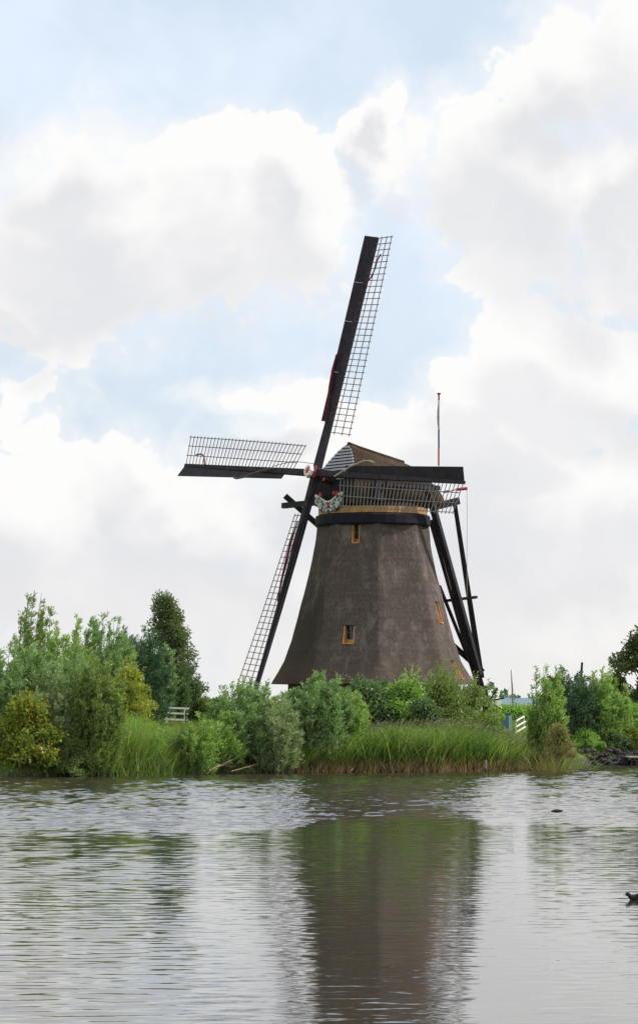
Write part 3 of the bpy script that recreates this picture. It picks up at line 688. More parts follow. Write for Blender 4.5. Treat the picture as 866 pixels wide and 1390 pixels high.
def willow(px, Y, w_px, top_px, label, matn, seed, n_stem=26, leaves=22000, group=None, name='willow_shrub', cat='shrub', base_px=None, lean=0.25, leaf=(0.18, 0.050), spire=0.5, low=0.02, base_w=0.30):
    """many-stemmed shrub: arching stems, side twigs, narrow leaves along both"""
    rng = np.random.default_rng(seed)
    x0 = (px - 433) * Y / F_PX; z0 = ground_at(x0, Y)
    if base_px is not None: z0 = H_EYE + (HOR - base_px) * Y / F_PX
    Ht = H_EYE + (HOR - top_px) * Y / F_PX - z0; Wd = 1.22 * w_px * Y / F_PX / 2; n_stem = int(n_stem * 2.1); leaves = int(leaves * 1.45)
    root = empty(name, (x0, Y, z0), label, cat, group)
    st = MB(); P_, D_, T_, Lf = [], [], [], []
    per = max(40, leaves // n_stem)
    for s in range(n_stem):
        a = rng.uniform(0, 2 * math.pi); rr = math.sqrt(rng.uniform(0, 1))
        hgt = Ht * (1 - spire * rr ** 2.2 * rng.uniform(0.6, 1.15)) * rng.uniform(0.58, 1.03) ** 0.8
        b0 = np.array([x0 + math.cos(a) * rr * Wd * base_w * 2, Y + math.sin(a) * rr * Wd * base_w * 2, z0])
        end = np.array([x0 + math.cos(a) * rr * Wd * 0.80 + lean * hgt * 0.3, Y + math.sin(a) * rr * Wd * 0.8, z0 + hgt])
        ctl = b0 * 0.45 + end * 0.55; ctl[2] = z0 + hgt * 0.62; ctl[:2] = b0[:2] + (end[:2] - b0[:2]) * 0.5 + rng.normal(size=2) * 0.12 * Wd
        def cur(t): t = np.asarray(t)[:, None]; return (1 - t) ** 2 * b0 + 2 * (1 - t) * t * ctl + t ** 2 * end
        def tan(t): t = np.asarray(t)[:, None]; return 2 * (1 - t) * (ctl - b0) + 2 * t * (end - ctl)
        c = cur(np.linspace(0, 1, 6)); st.tube([tuple(q) for q in c], [0.022 * (1 - k / 5.3) * (Ht / 5) + 0.006 for k in range(6)], 4, False)
        nt = max(8, int(per / 16))
        t = rng.uniform(low, 1.0, nt) ** 1.0; tp = cur(t); td = tan(t); td /= np.linalg.norm(td, axis=1, keepdims=True)
        az = rng.uniform(0, 2 * math.pi, nt); out_ = np.stack([np.cos(az), np.sin(az), rng.uniform(-0.15, 0.5, nt)], 1)
        tdir = td * 1.0 + out_ * 0.62 + WIND * 0.45 + rng.normal(size=(nt, 3)) * 0.15
        tdir /= np.linalg.norm(tdir, axis=1, keepdims=True)
        tl = (0.22 + 0.36 * Wd ** 0.7 * (1.05 - t)) * rng.uniform(0.5, 1.5, nt)
        m = 16
        f = np.tile(np.linspace(0.08, 1, m), nt); idx = np.repeat(np.arange(nt), m)
        pp = tp[idx] + tdir[idx] * (tl[idx] * f)[:, None] + rng.normal(size=(nt * m, 3)) * 0.035
        pp[:, 2] -= (tl[idx] * f) ** 2 * 0.12
        az = rng.uniform(0, 2 * math.pi, nt * m)
        ld = tdir[idx] * 0.9 + np.stack([np.cos(az), np.sin(az), rng.uniform(-0.7, 0.6, nt * m)], 1) * 0.75 + WIND
        P_.append(pp); D_.append(ld)
        tw = rng.uniform(-0.14, 0.14, nt)[idx] + rng.uniform(-0.1, 0.1)
        T_.append(0.46 + tw + rng.normal(size=nt * m) * 0.17)
    st.build('stems', M['stem'], root)
    pts = np.concatenate(P_); keep = pts[:, 2] > z0 - 0.05
    leaf_mesh('foliage', pts[keep], np.concatenate(D_)[keep], leaf[0], leaf[1], np.concatenate(T_)[keep], L[matn], root, seed)
    return root

def broad(px, Y, w_px, top_px, label, matn, seed, leaves=16000, n_clump=60, group=None, name='leafy_shrub', cat='shrub', base_px=None, leaf=(0.15, 0.095), trunk=0.0, shape=1.0, lean=0.0, depth=None, clump=0.34, trunk_px=None, sprigs=0):
    """crown of many leaf clumps carried by limbs; trunk = height of bare stem as a share of the height"""
    rng = np.random.default_rng(seed)
    x0 = (px - 433) * Y / F_PX; z0 = ground_at(x0, Y)
    if base_px is not None: z0 = H_EYE + (HOR - base_px) * Y / F_PX
    Ht = H_EYE + (HOR - top_px) * Y / F_PX - z0; Wd = w_px * Y / F_PX / 2; Dp = depth if depth else Wd
    root = empty(name, (x0, Y, z0), label, cat, group)
    cz0 = z0 + Ht * trunk
    P_, D_, T_ = [], [], []; ends = []
    cl = []
    for k in range(n_clump):
        h = rng.uniform(0, 1) ** 0.8
        prof = (math.sin(math.pi * min(1, 0.16 + 0.84 * h) ** 0.8)) ** 0.6 if shape >= 1 else (1 - h) ** shape * 0.95 + 0.08
        if shape >= 1: prof *= 1.0 if h > 0.25 or trunk > 0 else 1.0
        a = rng.uniform(0, 2 * math.pi); r_ = rng.uniform(0.25, 1.0) ** 0.6
        c = np.array([x0 + math.cos(a) * r_ * prof * Wd * 0.86 + lean * h * Ht, Y + math.sin(a) * r_ * prof * Dp * 0.86, cz0 + h * Ht * (1 - trunk) * 0.93 + 0.05 * Ht * (0 if h > 0.1 else 1)])
        cl.append(c)
    per = leaves // n_clump
    for c in cl:
        rad_ = clump * (Wd ** 0.6) * rng.uniform(0.6, 1.25); n = int(per * rng.uniform(0.7, 1.3))
        q = rng.normal(size=(n, 3)); q /= np.linalg.norm(q, axis=1, keepdims=True); q *= (rng.uniform(0, 1, (n, 1)) ** 0.5) * rad_ * np.array([1.15, 1.15, 0.8])
        pp = c + q
        ld = q / rad_ + rng.normal(size=(n, 3)) * 0.7 + WIND * 0.6; ld[:, 2] -= 0.15
        P_.append(pp); D_.append(ld); T_.append(0.45 + rng.uniform(-0.2, 0.2) + rng.normal(size=n) * 0.16)
        ends.append(c)
    for k in range(sprigs):                                        # young shoots standing out of the crown
        c = cl[rng.integers(len(cl))]
        if c[2] < z0 + 0.45 * Ht: continue
        ln = rng.uniform(0.5, 1.3) * min(1.0, 0.35 + 0.12 * Ht) * 1.2; dv = np.array([rng.normal() * 0.3 + 0.15, rng.normal() * 0.3, 1.0]); m_ = 26
        tt = np.linspace(0, 1, m_)[:, None]; pp = c + np.array([0, 0, 0.1]) + dv * tt * ln + rng.normal(size=(m_, 3)) * 0.03
        P_.append(pp); D_.append(dv * 0.7 + rng.normal(size=(m_, 3)) * 0.7 + WIND * 0.5); T_.append(0.55 + rng.normal(size=m_) * 0.16)
    st = MB(); tr = max(0.03, 0.016 * Ht + 0.012 * Wd)
    topz = z0 + Ht * max(trunk, 0.12)
    bx = x0 if trunk_px is None else (trunk_px - 433) * Y / F_PX
    fork = (x0 * .6 + bx * .4 + lean * Ht * 0.1, Y, topz + 0.18 * Ht)
    st.tube([(bx, Y, z0 - 0.2), ((bx * .7 + x0 * .3), Y + 0.05, z0 + Ht * 0.15), fork, (x0 + lean * Ht * 0.6, Y, z0 + Ht * 0.72), (x0 + lean * Ht * 0.95, Y, z0 + Ht * 0.93)], [tr * 1.3, tr, tr * 0.8, tr * 0.4, tr * 0.1], 7, False)
    st.build('trunk', M['bark'], root)
    lb = MB()
    for c in ends[::max(1, n_clump // 22)]:
        h = min(0.85, max(0.1, (c[2] - z0) / Ht - 0.2)); s_ = Vector((x0 + lean * Ht * h * 0.8, Y, z0 + Ht * h)); e = Vector(c); m_ = s_.lerp(e, 0.5) + Vector((0, 0, 0.06 * Ht))
        lb.tube([s_, m_, e], [tr * 0.4, tr * 0.25, tr * 0.08], 4, False)
    lb.build('limbs', M['bark'], root)
    leaf_mesh('crown', np.concatenate(P_), np.concatenate(D_), leaf[0], leaf[1], np.concatenate(T_), L[matn], root, seed)
    return root

def blades(pos, hgt, width, lean, seed, segs=3, stiff=0.6):
    """curved grass or reed blades as strips; returns verts and face count (quads)"""
    rng = np.random.default_rng(seed); n = len(pos)
    az = rng.uniform(0, 2 * math.pi, n); side = np.stack([np.cos(az), np.sin(az), np.zeros(n)], 1)
    bend = np.stack([lean + rng.normal(size=n) * 0.36, rng.normal(size=n) * 0.36, np.zeros(n)], 1)
    t = np.linspace(0, 1, segs + 1)
    V = np.empty((n, segs, 4, 3), np.float32)
    def at(tt): return pos + np.array([0, 0, 1]) * (hgt * tt * (1 - 0.12 * tt))[:, None] + bend * (hgt * tt ** (1 + stiff))[:, None]
    def wd(tt): return (width * (1 - tt) ** 0.7 * 0.5 + 0.0015)
    for k in range(segs):
        a, b = at(t[k]), at(t[k + 1]); wa, wb = wd(t[k]), wd(t[k + 1])
        V[:, k, 0] = a - side * wa[:, None]; V[:, k, 1] = a + side * wa[:, None]; V[:, k, 2] = b + side * wb[:, None]; V[:, k, 3] = b - side * wb[:, None]
    return V.reshape(-1, 3), n * segs, az
def blade_obj(name, pos, hgt, width, lean, seed, matn, parent=None, segs=3, stiff=0.6):
    rng = np.random.default_rng(seed + 1); n = len(pos)
    V, nf, _ = blades(pos, hgt, width, lean, seed, segs, stiff)
    patch = 0.12 * np.sin(pos[:, 0] * 1.3 + 1) + 0.1 * np.sin(pos[:, 0] * 3.1 + pos[:, 1] * 2)
    tint = np.repeat(np.clip(0.40 + patch + rng.normal(size=n) * 0.34, 0, 1), segs)
    return np_mesh(name, V, nf, 4, tint, L[matn], parent)
def tuft(px, Y, w_px, top_px, label, matn, seed, n=900, lean=0.2, width=0.05, name='sedge_tuft', cat='sedge', depth=0.8, group=None, spread=0.35):
    rng = np.random.default_rng(seed); x0 = (px - 433) * Y / F_PX; z0 = ground_at(x0, Y); Wd = w_px * Y / F_PX / 2
    Ht = H_EYE + (HOR - top_px) * Y / F_PX - z0
    root = empty(name, (x0, Y, z0), label, cat, group)
    xs = x0 + np.clip(rng.normal(size=n) * 0.45, -1, 1) * Wd; ys = Y + rng.normal(size=n) * depth * 0.5
    pos = np.stack([xs, ys, np.array([ground_at(a, b) for a, b in zip(xs, ys)])], 1)
    V = blade_obj('blades', pos, Ht * rng.uniform(0.55, 1.12, n), np.full(n, width), lean, seed, matn, root, 4, 0.9)
    return root

# --- left thicket, front to back
broad(38, 152.6, 100, 948, 'yellow green shrub with orange touched leaves at the left water edge', 'autumn', 101, 13000, 60, clump=0.40, leaf=(0.17, 0.11), sprigs=40)
willow(20, 156, 120, 858, 'tall blue green willow shrub behind the orange touched shrub', 'willow', 102, 34, 26000)
willow(84, 155.5, 110, 872, 'dense green willow shrub between the orange touched and olive shrubs', 'willow', 103, 30, 24000)
willow(122, 153.8, 80, 890, 'olive willow shrub reaching down to the water left of the tall sedge', 'olive', 104, 30, 24000, spire=0.35)
willow(66, 153.4, 70, 975, 'low grey green willow shrub at the foot of the left thicket', 'willow_silver', 105, 20, 9000)
willow(40, 166, 64, 800, 'feathery tall birch with airy tips at the far left of the thicket', 'olive', 106, 16, 9000, name='young_birch', cat='tree', spire=0.35, lean=0.18)
willow(85, 165, 90, 832, 'tall bright willow with yellowing tips behind the left thicket', 'willow_bright', 107, 30, 22000, name='tall_willow', cat='tree', lean=0.15)
willow(135, 168, 96, 826, 'tall grey green willow with pointed shoots right of the yellow tipped one', 'willow', 108, 32, 24000, name='tall_willow', cat='tree', lean=0.12)
willow(184, 176, 100, 838, 'dark green willow standing left of the bronze alder', 'deep', 109, 34, 26000, name='tall_willow', cat='tree', lean=0.12)
willow(228, 196, 84, 868, 'low spreading dark willow under the bronze alder', 'dark', 110, 30, 24000, name='tall_willow', cat='tree', lean=0.05, spire=0.6)
broad(245, 197, 88, 799, 'pointed bronze leaved alder tree rising above the thicket', 'brown', 111, 19000, 96, name='alder_tree', cat='tree', trunk=0.18, shape=0.7, leaf=(0.15, 0.10), clump=0.36, lean=-0.13)
broad(176, 163, 84, 905, 'rounded yellow olive shrub left of the white fence', 'yellow', 112, 18000, 90, clump=0.30, leaf=(0.12, 0.07), sprigs=40)
broad(150, 160.5, 60, 925, 'yellow leaved shrub beside the olive willow', 'yellow', 113, 8000, 40, clump=0.32, leaf=(0.12, 0.07), sprigs=25)
tuft(168, 156.2, 52, 982, 'tall bright green sedge drooping over the left water edge', 'reed', 114, 650, 0.14, 0.065)
tuft(178, 159.6, 56, 962, 'upright fresh green sedge behind the drooping sedge', 'fresh', 115, 800, 0.05, 0.04)
tuft(210, 157.9, 60, 1000, 'dark green grass hummock at the water edge below the white fence', 'reed', 116, 1100, 0.05, 0.065, depth=1.4)
broad(252, 159.2, 48, 992, 'reddish olive herb clump beside the dead branches', 'olive', 117, 5000, 36, clump=0.24, leaf=(0.10, 0.05), cat='herb clump', name='herb_clump', sprigs=30)
broad(277, 196, 34, 946, 'small round olive bush right of the white fence', 'olive', 118, 5000, 34, clump=0.30, leaf=(0.13, 0.08))
broad(300, 199, 70, 950, 'low dark bush far behind the white fence', 'dark', 119, 5000, 34, clump=0.35, leaf=(0.16, 0.1))
tuft(205, 157.4, 60, 992, 'olive green sedge clump right of the drooping sedge', 'reed', 144, 1000, 0.02, 0.04, depth=1.6)
tuft(240, 158.9, 66, 1006, 'low mixed grass clump left of the dead branches', 'reed', 145, 1000, 0.0, 0.035, depth=1.6)
tuft(150, 155.4, 50, 990, 'dark sedge clump at the foot of the olive willow', 'reed', 146, 700, 0.05, 0.04, depth=1.2)
willow(268, 158.6, 56, 972, 'small green shrub between the grass hummock and the low willow', 'willow_bright', 147, 14, 5000, spire=0.4)
broad(8, 153.0, 60, 985, 'dark green bush under the orange touched shrub at the left edge', 'dark', 148, 7000, 40, clump=0.34)
broad(98, 152.8, 54, 1000, 'low olive bush at the water between the orange touched and olive shrubs', 'olive', 149, 6000, 40, clump=0.28, leaf=(0.12, 0.06))
broad(246, 159.0, 64, 1006, 'dark green leafy hummock at the water left of the dead branches', 'dark', 152, 9000, 60, clump=0.26, leaf=(0.16, 0.05), sprigs=30)
broad(212, 157.6, 46, 1004, 'olive green leafy hummock right of the drooping sedge', 'fresh', 153, 6000, 44, clump=0.24, leaf=(0.16, 0.045), sprigs=30)
willow(60, 154.0, 96, 905, 'soft blue green willow shrub standing behind the low olive bush', 'willow_silver', 154, 26, 14000, spire=0.5)
willow(8, 155.0, 80, 890, 'blue green willow shrub cut by the left edge of the view', 'willow', 155, 22, 12000, spire=0.45)
willow(195, 192, 90, 862, 'soft green willow behind the yellow olive shrub', 'willow', 156, 24, 12000, name='tall_willow', cat='tree', spire=0.4)
willow(396, 164.0, 70, 930, 'green willow shrub filling the gap left of the tall upright willow', 'willow', 157, 22, 11000, spire=0.4)
# --- centre
willow(340, 162.3, 124, 918, 'broad willow shrub below the lowest sail tip', 'willow', 120, 42, 34000, lean=0.05, spire=0.5)
willow(302, 160.3, 60, 968, 'low willow shrub overhanging the dead branches', 'willow_bright', 121, 22, 10000, spire=0.5)
willow(372, 161.0, 66, 948, 'silver green willow shrub at the water left of the reeds', 'willow_silver', 122, 22, 12000, spire=0.35)
willow(432, 163.4, 92, 914, 'tall upright willow shrub at the left end of the reeds', 'willow', 123, 36, 26000, lean=0.12, spire=0.3)
willow(468, 164.5, 60, 935, 'slim willow shrub between the tall willow and the leafy bushes', 'willow_bright', 124, 18, 8000, spire=0.4)
broad(497, 170, 96, 922, 'dark leafy bush in front of the mill below its left windows', 'dark', 125, 14000, 70, clump=0.36, leaf=(0.17, 0.11), sprigs=40)
broad(548, 170.5, 100, 926, 'mid green leafy bush in front of the middle of the mill', 'fresh', 126, 13000, 64, clump=0.36, leaf=(0.16, 0.10), sprigs=40)
broad(600, 171.5, 104, 922, 'tall olive bush with twiggy top before the right side of the mill', 'olive', 127, 19000, 100, clump=0.30, leaf=(0.12, 0.06), sprigs=70)
broad(642, 173, 74, 930, 'greyish olive bush at the foot of the mill tail', 'olive', 128, 11000, 60, clump=0.30, leaf=(0.12, 0.06), sprigs=40)
broad(575, 168.5, 80, 950, 'low dark green bush at the back of the reed bed', 'dark', 129, 8000, 44, clump=0.30, leaf=(0.15, 0.10))
willow(600, 172.0, 110, 893, 'thin twiggy shrub with sparse tips against the thatch', 'olive', 130, 26, 5000, spire=0.35, leaf=(0.15, 0.04))
# --- right
broad(671, 178.6, 26, 960, 'small round bush half hiding the blue cabinet', 'fresh', 131, 7000, 40, clump=0.30, leaf=(0.14, 0.09))
willow(740, 171.5, 50, 893, 'upright willow at the right end of the reed bed', 'willow_bright', 132, 30, 20000, spire=0.5, lean=0.05, name='tall_willow', cat='tree')
broad(757, 168.2, 64, 978, 'brown withered shrub leaning over the stones', 'dry', 133, 9000, 50, clump=0.26, leaf=(0.12, 0.05))
willow(775, 190, 76, 905, 'dark blue green conifer like willow in the right hand gap', 'deep', 134, 34, 22000, spire=0.3, lean=0.0, name='tall_willow', cat='tree')
willow(818, 191, 76, 908, 'feathery green willow standing over the stone bank', 'willow_bright', 135, 36, 24000, spire=0.6, lean=0.0, name='tall_willow', cat='tree')
broad(874, 198, 104, 856, 'dark branching tree leaning in at the right edge', 'brown', 136, 12000, 34, name='leaning_tree', cat='tree', trunk=0.28, leaf=(0.22, 0.14), clump=0.40, trunk_px=852, sprigs=50)
broad(856, 194, 56, 958, 'light green bush under the leaning tree', 'fresh', 137, 9000, 50, clump=0.34, leaf=(0.17, 0.11))
broad(850, 191, 46, 985, 'yellowing bush by the small jetty', 'yellow', 138, 7000, 40, clump=0.32, leaf=(0.15, 0.09))
broad(838, 189.5, 44, 998, 'low dark bush at the top of the stones', 'dark', 139, 6000, 36, clump=0.30, leaf=(0.15, 0.1))
broad(792, 189, 56, 992, 'low fern like plants at the foot of the dark willow', 'fresh', 140, 6000, 44, clump=0.24, leaf=(0.22, 0.06), name='fern_clump', cat='fern')
tuft(748, 166.5, 46, 1008, 'dry grass tuft under the brown withered shrub', 'dry', 151, 320, 0.05, 0.035, depth=1.0)
broad(520, 172.5, 110, 934, 'broad low dark bush along the foot of the mill', 'dark', 158, 11000, 70, clump=0.34, leaf=(0.16, 0.09), sprigs=40, depth=1.4)
broad(700, 235, 120, 961, 'low green hedge in front of the distant house', 'fresh', 159, 9000, 70, clump=0.34, leaf=(0.2, 0.12), name='hedge', cat='hedge', depth=1.5)
tuft(776, 176.5, 44, 1014, 'green and straw coloured grass tuft on top of the stones', 'olive', 160, 420, 0.05, 0.045, depth=1.6)
# --- outside the frame the thicket goes on
willow(-60, 156, 130, 870, 'willow shrub continuing the bank left of the view', 'willow', 141, 24, 12000, group='bank willows outside the view')
willow(-150, 155, 120, 860, 'olive willow shrub farthest left, beyond the view', 'olive', 142, 24, 12000, group='bank willows outside the view')
willow(935, 191, 90, 920, 'willow shrub continuing the bank right of the view', 'willow', 143, 24, 10000, group='bank willows right of the view')

# --- reeds, plumes, dry stalks and grass (uncountable)
def scatter(n, x0, x1, d0, d1, seed, dens=None):
    rng = np.random.default_rng(seed); xs = rng.uniform(x0, x1, n); ds = rng.uniform(d0, d1, n)
    ys = np.interp(xs, BX, BY) + ds
    zs = np.interp(ds, RISE_D, RISE_Z)
    return np.stack([xs, ys, zs], 1), ds, rng
def X(px, Y=165): return (px - 433) * Y / F_PX
def reeds():
    pos, ds, rng = scatter(11500, X(462), X(752), 0.15, 4.6, 201)
    px = pos[:, 0] / 165 * F_PX + 433
    top = np.interp(px, [470, 520, 600, 660, 700, 745], [2.05, 2.35, 2.45, 2.1, 1.55, 1.3]) * (1 + 0.05 * np.sin(pos[:, 0] * 2.1) + 0.05 * np.sin(pos[:, 0] * 5.3))
    h = top * rng.uniform(0.0, 1.0, len(pos)) ** 0.35 * 1.06 - ds * 0.16
    tag(blade_obj('reed_bed', pos, h, rng.uniform(0.045, 0.09, len(pos)), 0.16, 202, 'reed', None, 4, 0.9), 'bright green reed bed along the water in front of the mill', 'reeds', kind='stuff')
    pos, ds, rng = scatter(3800, X(392), X(480), 0.1, 2.6, 203)
    tag(blade_obj('reed_fringe', pos, rng.uniform(0.7, 1.5, len(pos)), np.full(len(pos), 0.04), 0.08, 204, 'reed', None, 4, 0.8), 'shorter reeds under the tall willow left of the reed bed', 'reeds', kind='stuff')
    pos, ds, rng = scatter(4200, X(385), X(752), 0.02, 0.8, 205)
    tag(blade_obj('dry_reed_stalks', pos, rng.uniform(0.25, 0.85, len(pos)), np.full(len(pos), 0.045), 0.03, 206, 'stalk', None, 2, 0.5), 'dry brown reed stalks standing in the water edge under the green reeds', 'reeds', kind='stuff')
    pos, ds, rng = scatter(190, X(480), X(740), 0.4, 4.4, 207)
    n = len(pos); px = pos[:, 0] / 165 * F_PX + 433; top = np.interp(px, [470, 520, 600, 660, 700, 745], [2.1, 2.4, 2.5, 2.15, 1.6, 1.35]) - ds * 0.14
    base_ = np.repeat(pos + np.stack([top * 0.16, np.zeros(n), top * 0.86], 1), 14, 0); m = len(base_)
    tq = np.tile(np.linspace(0, 0.28, 14), n)
    pts = base_ + np.stack([tq * 0.55, rng.normal(size=m) * 0.02, tq * 0.8], 1)
    dirs = np.stack([0.8 + rng.normal(size=m) * 0.3, rng.normal(size=m) * 0.4, rng.uniform(-0.2, 0.7, m)], 1)
    tag(leaf_mesh('reed_plumes', pts, dirs, 0.13, 0.022, np.full(m, 0.5) + rng.normal(size=m) * 0.2, L['plume'], None, 208), 'brownish seed plumes bent by the wind over the reed bed', 'reeds', kind='stuff')
reeds()
def grass():
    pos, ds, rng = scatter(24000, X(-20), X(300), 3.5, 34, 211)
    tag(blade_obj('bank_grass', pos, rng.uniform(0.12, 0.36, len(pos)), np.full(len(pos), 0.03), 0.08, 212, 'grass', None, 2), 'bright green grass on the bank around the white fence', 'grass', kind='stuff')
    pos, ds, rng = scatter(16000, X(620), X(900), 1.0, 24, 213)
    tag(blade_obj('meadow_grass', pos, rng.uniform(0.18, 0.5, len(pos)), np.full(len(pos), 0.03), 0.08, 214, 'grass', None, 2), 'green grass around the blue cabinet and white railing', 'grass', kind='stuff')
    pos, ds, rng = scatter(6000, X(-60), X(400), 0.05, 1.2, 215)
    tag(blade_obj('bank_fringe', pos, rng.uniform(0.15, 0.45, len(pos)), np.full(len(pos), 0.03), 0.1, 216, 'olive', None, 2), 'low dark herbs fringing the water below the left thicket', 'bank plants', kind='stuff')
grass()
# far-off wood along the horizon
rng = np.random.default_rng(301); n = 16000; xs = rng.uniform(-500, 600, n)
hz = 5.5 + 2.2 * np.sin(xs * 0.05) + 1.8 * np.sin(xs * 0.13 + 1) + 1.2 * np.sin(xs * 0.31)
pts = np.stack([xs, 900 + rng.uniform(-10, 10, n), 1.0 + hz * rng.uniform(0, 1, n)], 1)
tag(leaf_mesh('far_wood', pts, rng.normal(size=(n, 3)), 2.0, 1.5, rng.uniform(0, 1, n), L['deep'], None, 302), 'low dark line of trees far off on the horizon', 'wood', kind='stuff')

# ---------------------------------------------------------------- small things on the bank
# white fence
fx = empty('white_fence', P(238, 984, 188), 'short white three rail fence with a dark post on the grass', 'fence')
Yf = 188
def fbeam(nm, a, b_, w, h, mt='white', dy=0.0, par=None):
    m_ = MB(); m_.beam(P(a[0], a[1], Yf) + Vector((0, dy, 0)), P(b_[0], b_[1], Yf) + Vector((0, dy, 0)), w, h); return m_.build(nm, M[mt], par or fx)
fbeam('rail', (220.5, 960.6), (257, 961.8), 0.06, 0.11); fbeam('rail', (222.5, 967.6), (255.5, 969), 0.05, 0.105); fbeam('rail', (224, 976), (255.5, 977.4), 0.05, 0.11)
fbeam('post', (226, 990), (226, 962), 0.10, 0.10, 'white', 0.08); fbeam('post', (251.2, 990), (251.2, 962), 0.10, 0.10, 'white', 0.08)
fbeam('dark_post', (252.6, 992), (252.6, 965), 0.075, 0.075, 'tar', -0.09)
fbeam('plank', (228, 977.5), (252, 981), 0.04, 0.09, 'wood', 0.2)
# white railing by the bridge at the right
Yr = 182
rl = empty('white_railing', P(706, 1000, Yr), 'white sloping handrail beside the willow right of the blue cabinet', 'railing')
def rbeam(nm, a, b_, w=0.06, ya=Yr, yb=Yr):
    m_ = MB(); m_.beam(P(a[0], a[1], ya), P(b_[0], b_[1], yb), w, w); return m_.build(nm, M['white'], rl)
rbeam('rail', (699.5, 979), (711, 972.5), 0.065, 181, 184); rbeam('rail', (699.5, 987), (712.5, 979.3), 0.065, 181, 184); rbeam('rail', (699.5, 994.5), (712.5, 986.5), 0.065, 181, 184)
rbeam('rail', (712.5, 979.5), (722, 980), 0.045, 184, 184); rbeam('rail', (712.5, 986.5), (722, 987), 0.045, 184, 184)
rbeam('post', (700.2, 1000), (700.2, 977.5), 0.07, 181, 181); rbeam('post', (711, 996), (711, 972), 0.06, 184, 184); rbeam('post', (721.5, 998), (721.5, 979), 0.05, 184, 184)
# blue cabinet
bc = P(685.5, 996, 180); cb_ = empty('blue_cabinet', bc, 'narrow blue painted cabinet half hidden by a round bush', 'cabinet')
wpx = 180 / F_PX
b = MB(); b.beam(bc + Vector((-0.02, 0.3, -0.1)), bc + Vector((-0.02, 0.3, 27 * wpx)), 16 * wpx, 0.5, (0, 1, 0)); b.build('body', M['teal'], cb_)
b = MB(); b.beam(bc + Vector((6.6 * wpx, 0.02, -0.1)), bc + Vector((6.6 * wpx, 0.02, 25 * wpx)), 4.2 * wpx, 0.06, (0, 1, 0)); b.build('door_post', M['teal_light'], cb_)
b = MB(); b.beam(bc + Vector((-7 * wpx, 0.03, 3 * wpx)), bc + Vector((-7 * wpx, 0.03, 25 * wpx)), 2 * wpx, 0.05, (0, 1, 0)); b.build('door_post', M['teal'], cb_)
b = MB(); b.beam(bc + Vector((-11 * wpx, 0.3, 27.6 * wpx)), bc + Vector((10.5 * wpx, 0.3, 27.6 * wpx)), 0.7, 0.06); b.build('roof', M['teal'], cb_)
# pale stone in the grass
def rock(name, c, s, seed, mt, parent=None):
    rng = random.Random(seed); rows = []
    for i in range(5):
        th = math.pi * (i + 0.0) / 4
        rows.append([(c[0] + s[0] * math.sin(th) * math.cos(2 * math.pi * j / 7) * rng.uniform(.8, 1.15), c[1] + s[1] * math.sin(th) * math.sin(2 * math.pi * j / 7) * rng.uniform(.8, 1.15), c[2] + s[2] * math.cos(th) * rng.uniform(.85, 1.1)) for j in range(7)])
    b = MB(); b.grid(rows, True); return b.build(name, M[mt], parent)
p = P(666, 986, 178); tag(rock('pale_stone', (p.x, p.y, p.z), (0.22, 0.2, 0.10), 4, 'white'), 'small pale stone lying in the grass left of the blue cabinet', 'stone')
# stones of the right bank
sb = empty('stone_bank', (X(815, 187), 187, 0), 'dark rough stone bank facing at the right water edge', 'stone bank')
rg = random.Random(8)
for k in range(84):
    px = rg.uniform(752, 878); x = (px - 433) * 186 / F_PX; t = rg.random(); y = bank_y(x) - 0.1 + t * 1.5; q = rg.uniform(0.5, 1.15)
    rock('stone', (x, y, 0.04 + t * 0.80 + rg.uniform(-.05, .05)), (.26 * q, .26 * q, .17 * q), rg.random(), 'stone', sb)
# jetty
jt = empty('jetty', P(862, 1040, 185.2), 'small plank jetty on dark posts at the right edge', 'jetty')
for k in range(7):
    x = (853.5 + k * 4.4 - 433) * 185 / F_PX; b = MB(); b.beam((x, 183.6, 0.47 + 0.008 * (k % 2)), (x, 187.4, 0.49), 0.17, 0.05); b.build('plank', M['wood'], jt)
for k in range(5):
    x = (854 + k * 6.2 - 433) * 185 / F_PX; b = MB(); b.beam((x, 183.8, -0.6), (x, 183.8, 0.44), 0.09, 0.09, (0, 1, 0)); b.build('post', M['wood_dark'], jt)
b = MB(); b.beam(((853 - 433) * 185 / F_PX, 183.75, 0.41), ((882 - 433) * 185 / F_PX, 183.75, 0.41), 0.05, 0.07); b.build('edge_beam', M['wood_dark'], jt)
# mooring post
p = P(659, 1049, 162.6); mp = empty('mooring_post', (p.x, p.y, 0), 'grey wooden post standing in the water before the reeds', 'post')
b = MB(); b.tube([(p.x, p.y, 0.22), (p.x, p.y, 0.62), (p.x + .005, p.y, 0.66)], [0.062, 0.06, 0.04], 8); b.build('shaft', M['wood'], mp)
b = MB(); b.tube([(p.x, p.y, -0.7), (p.x, p.y, 0.24)], [0.066, 0.064], 8); b.build('wet_foot', M['wood_dark'], mp)
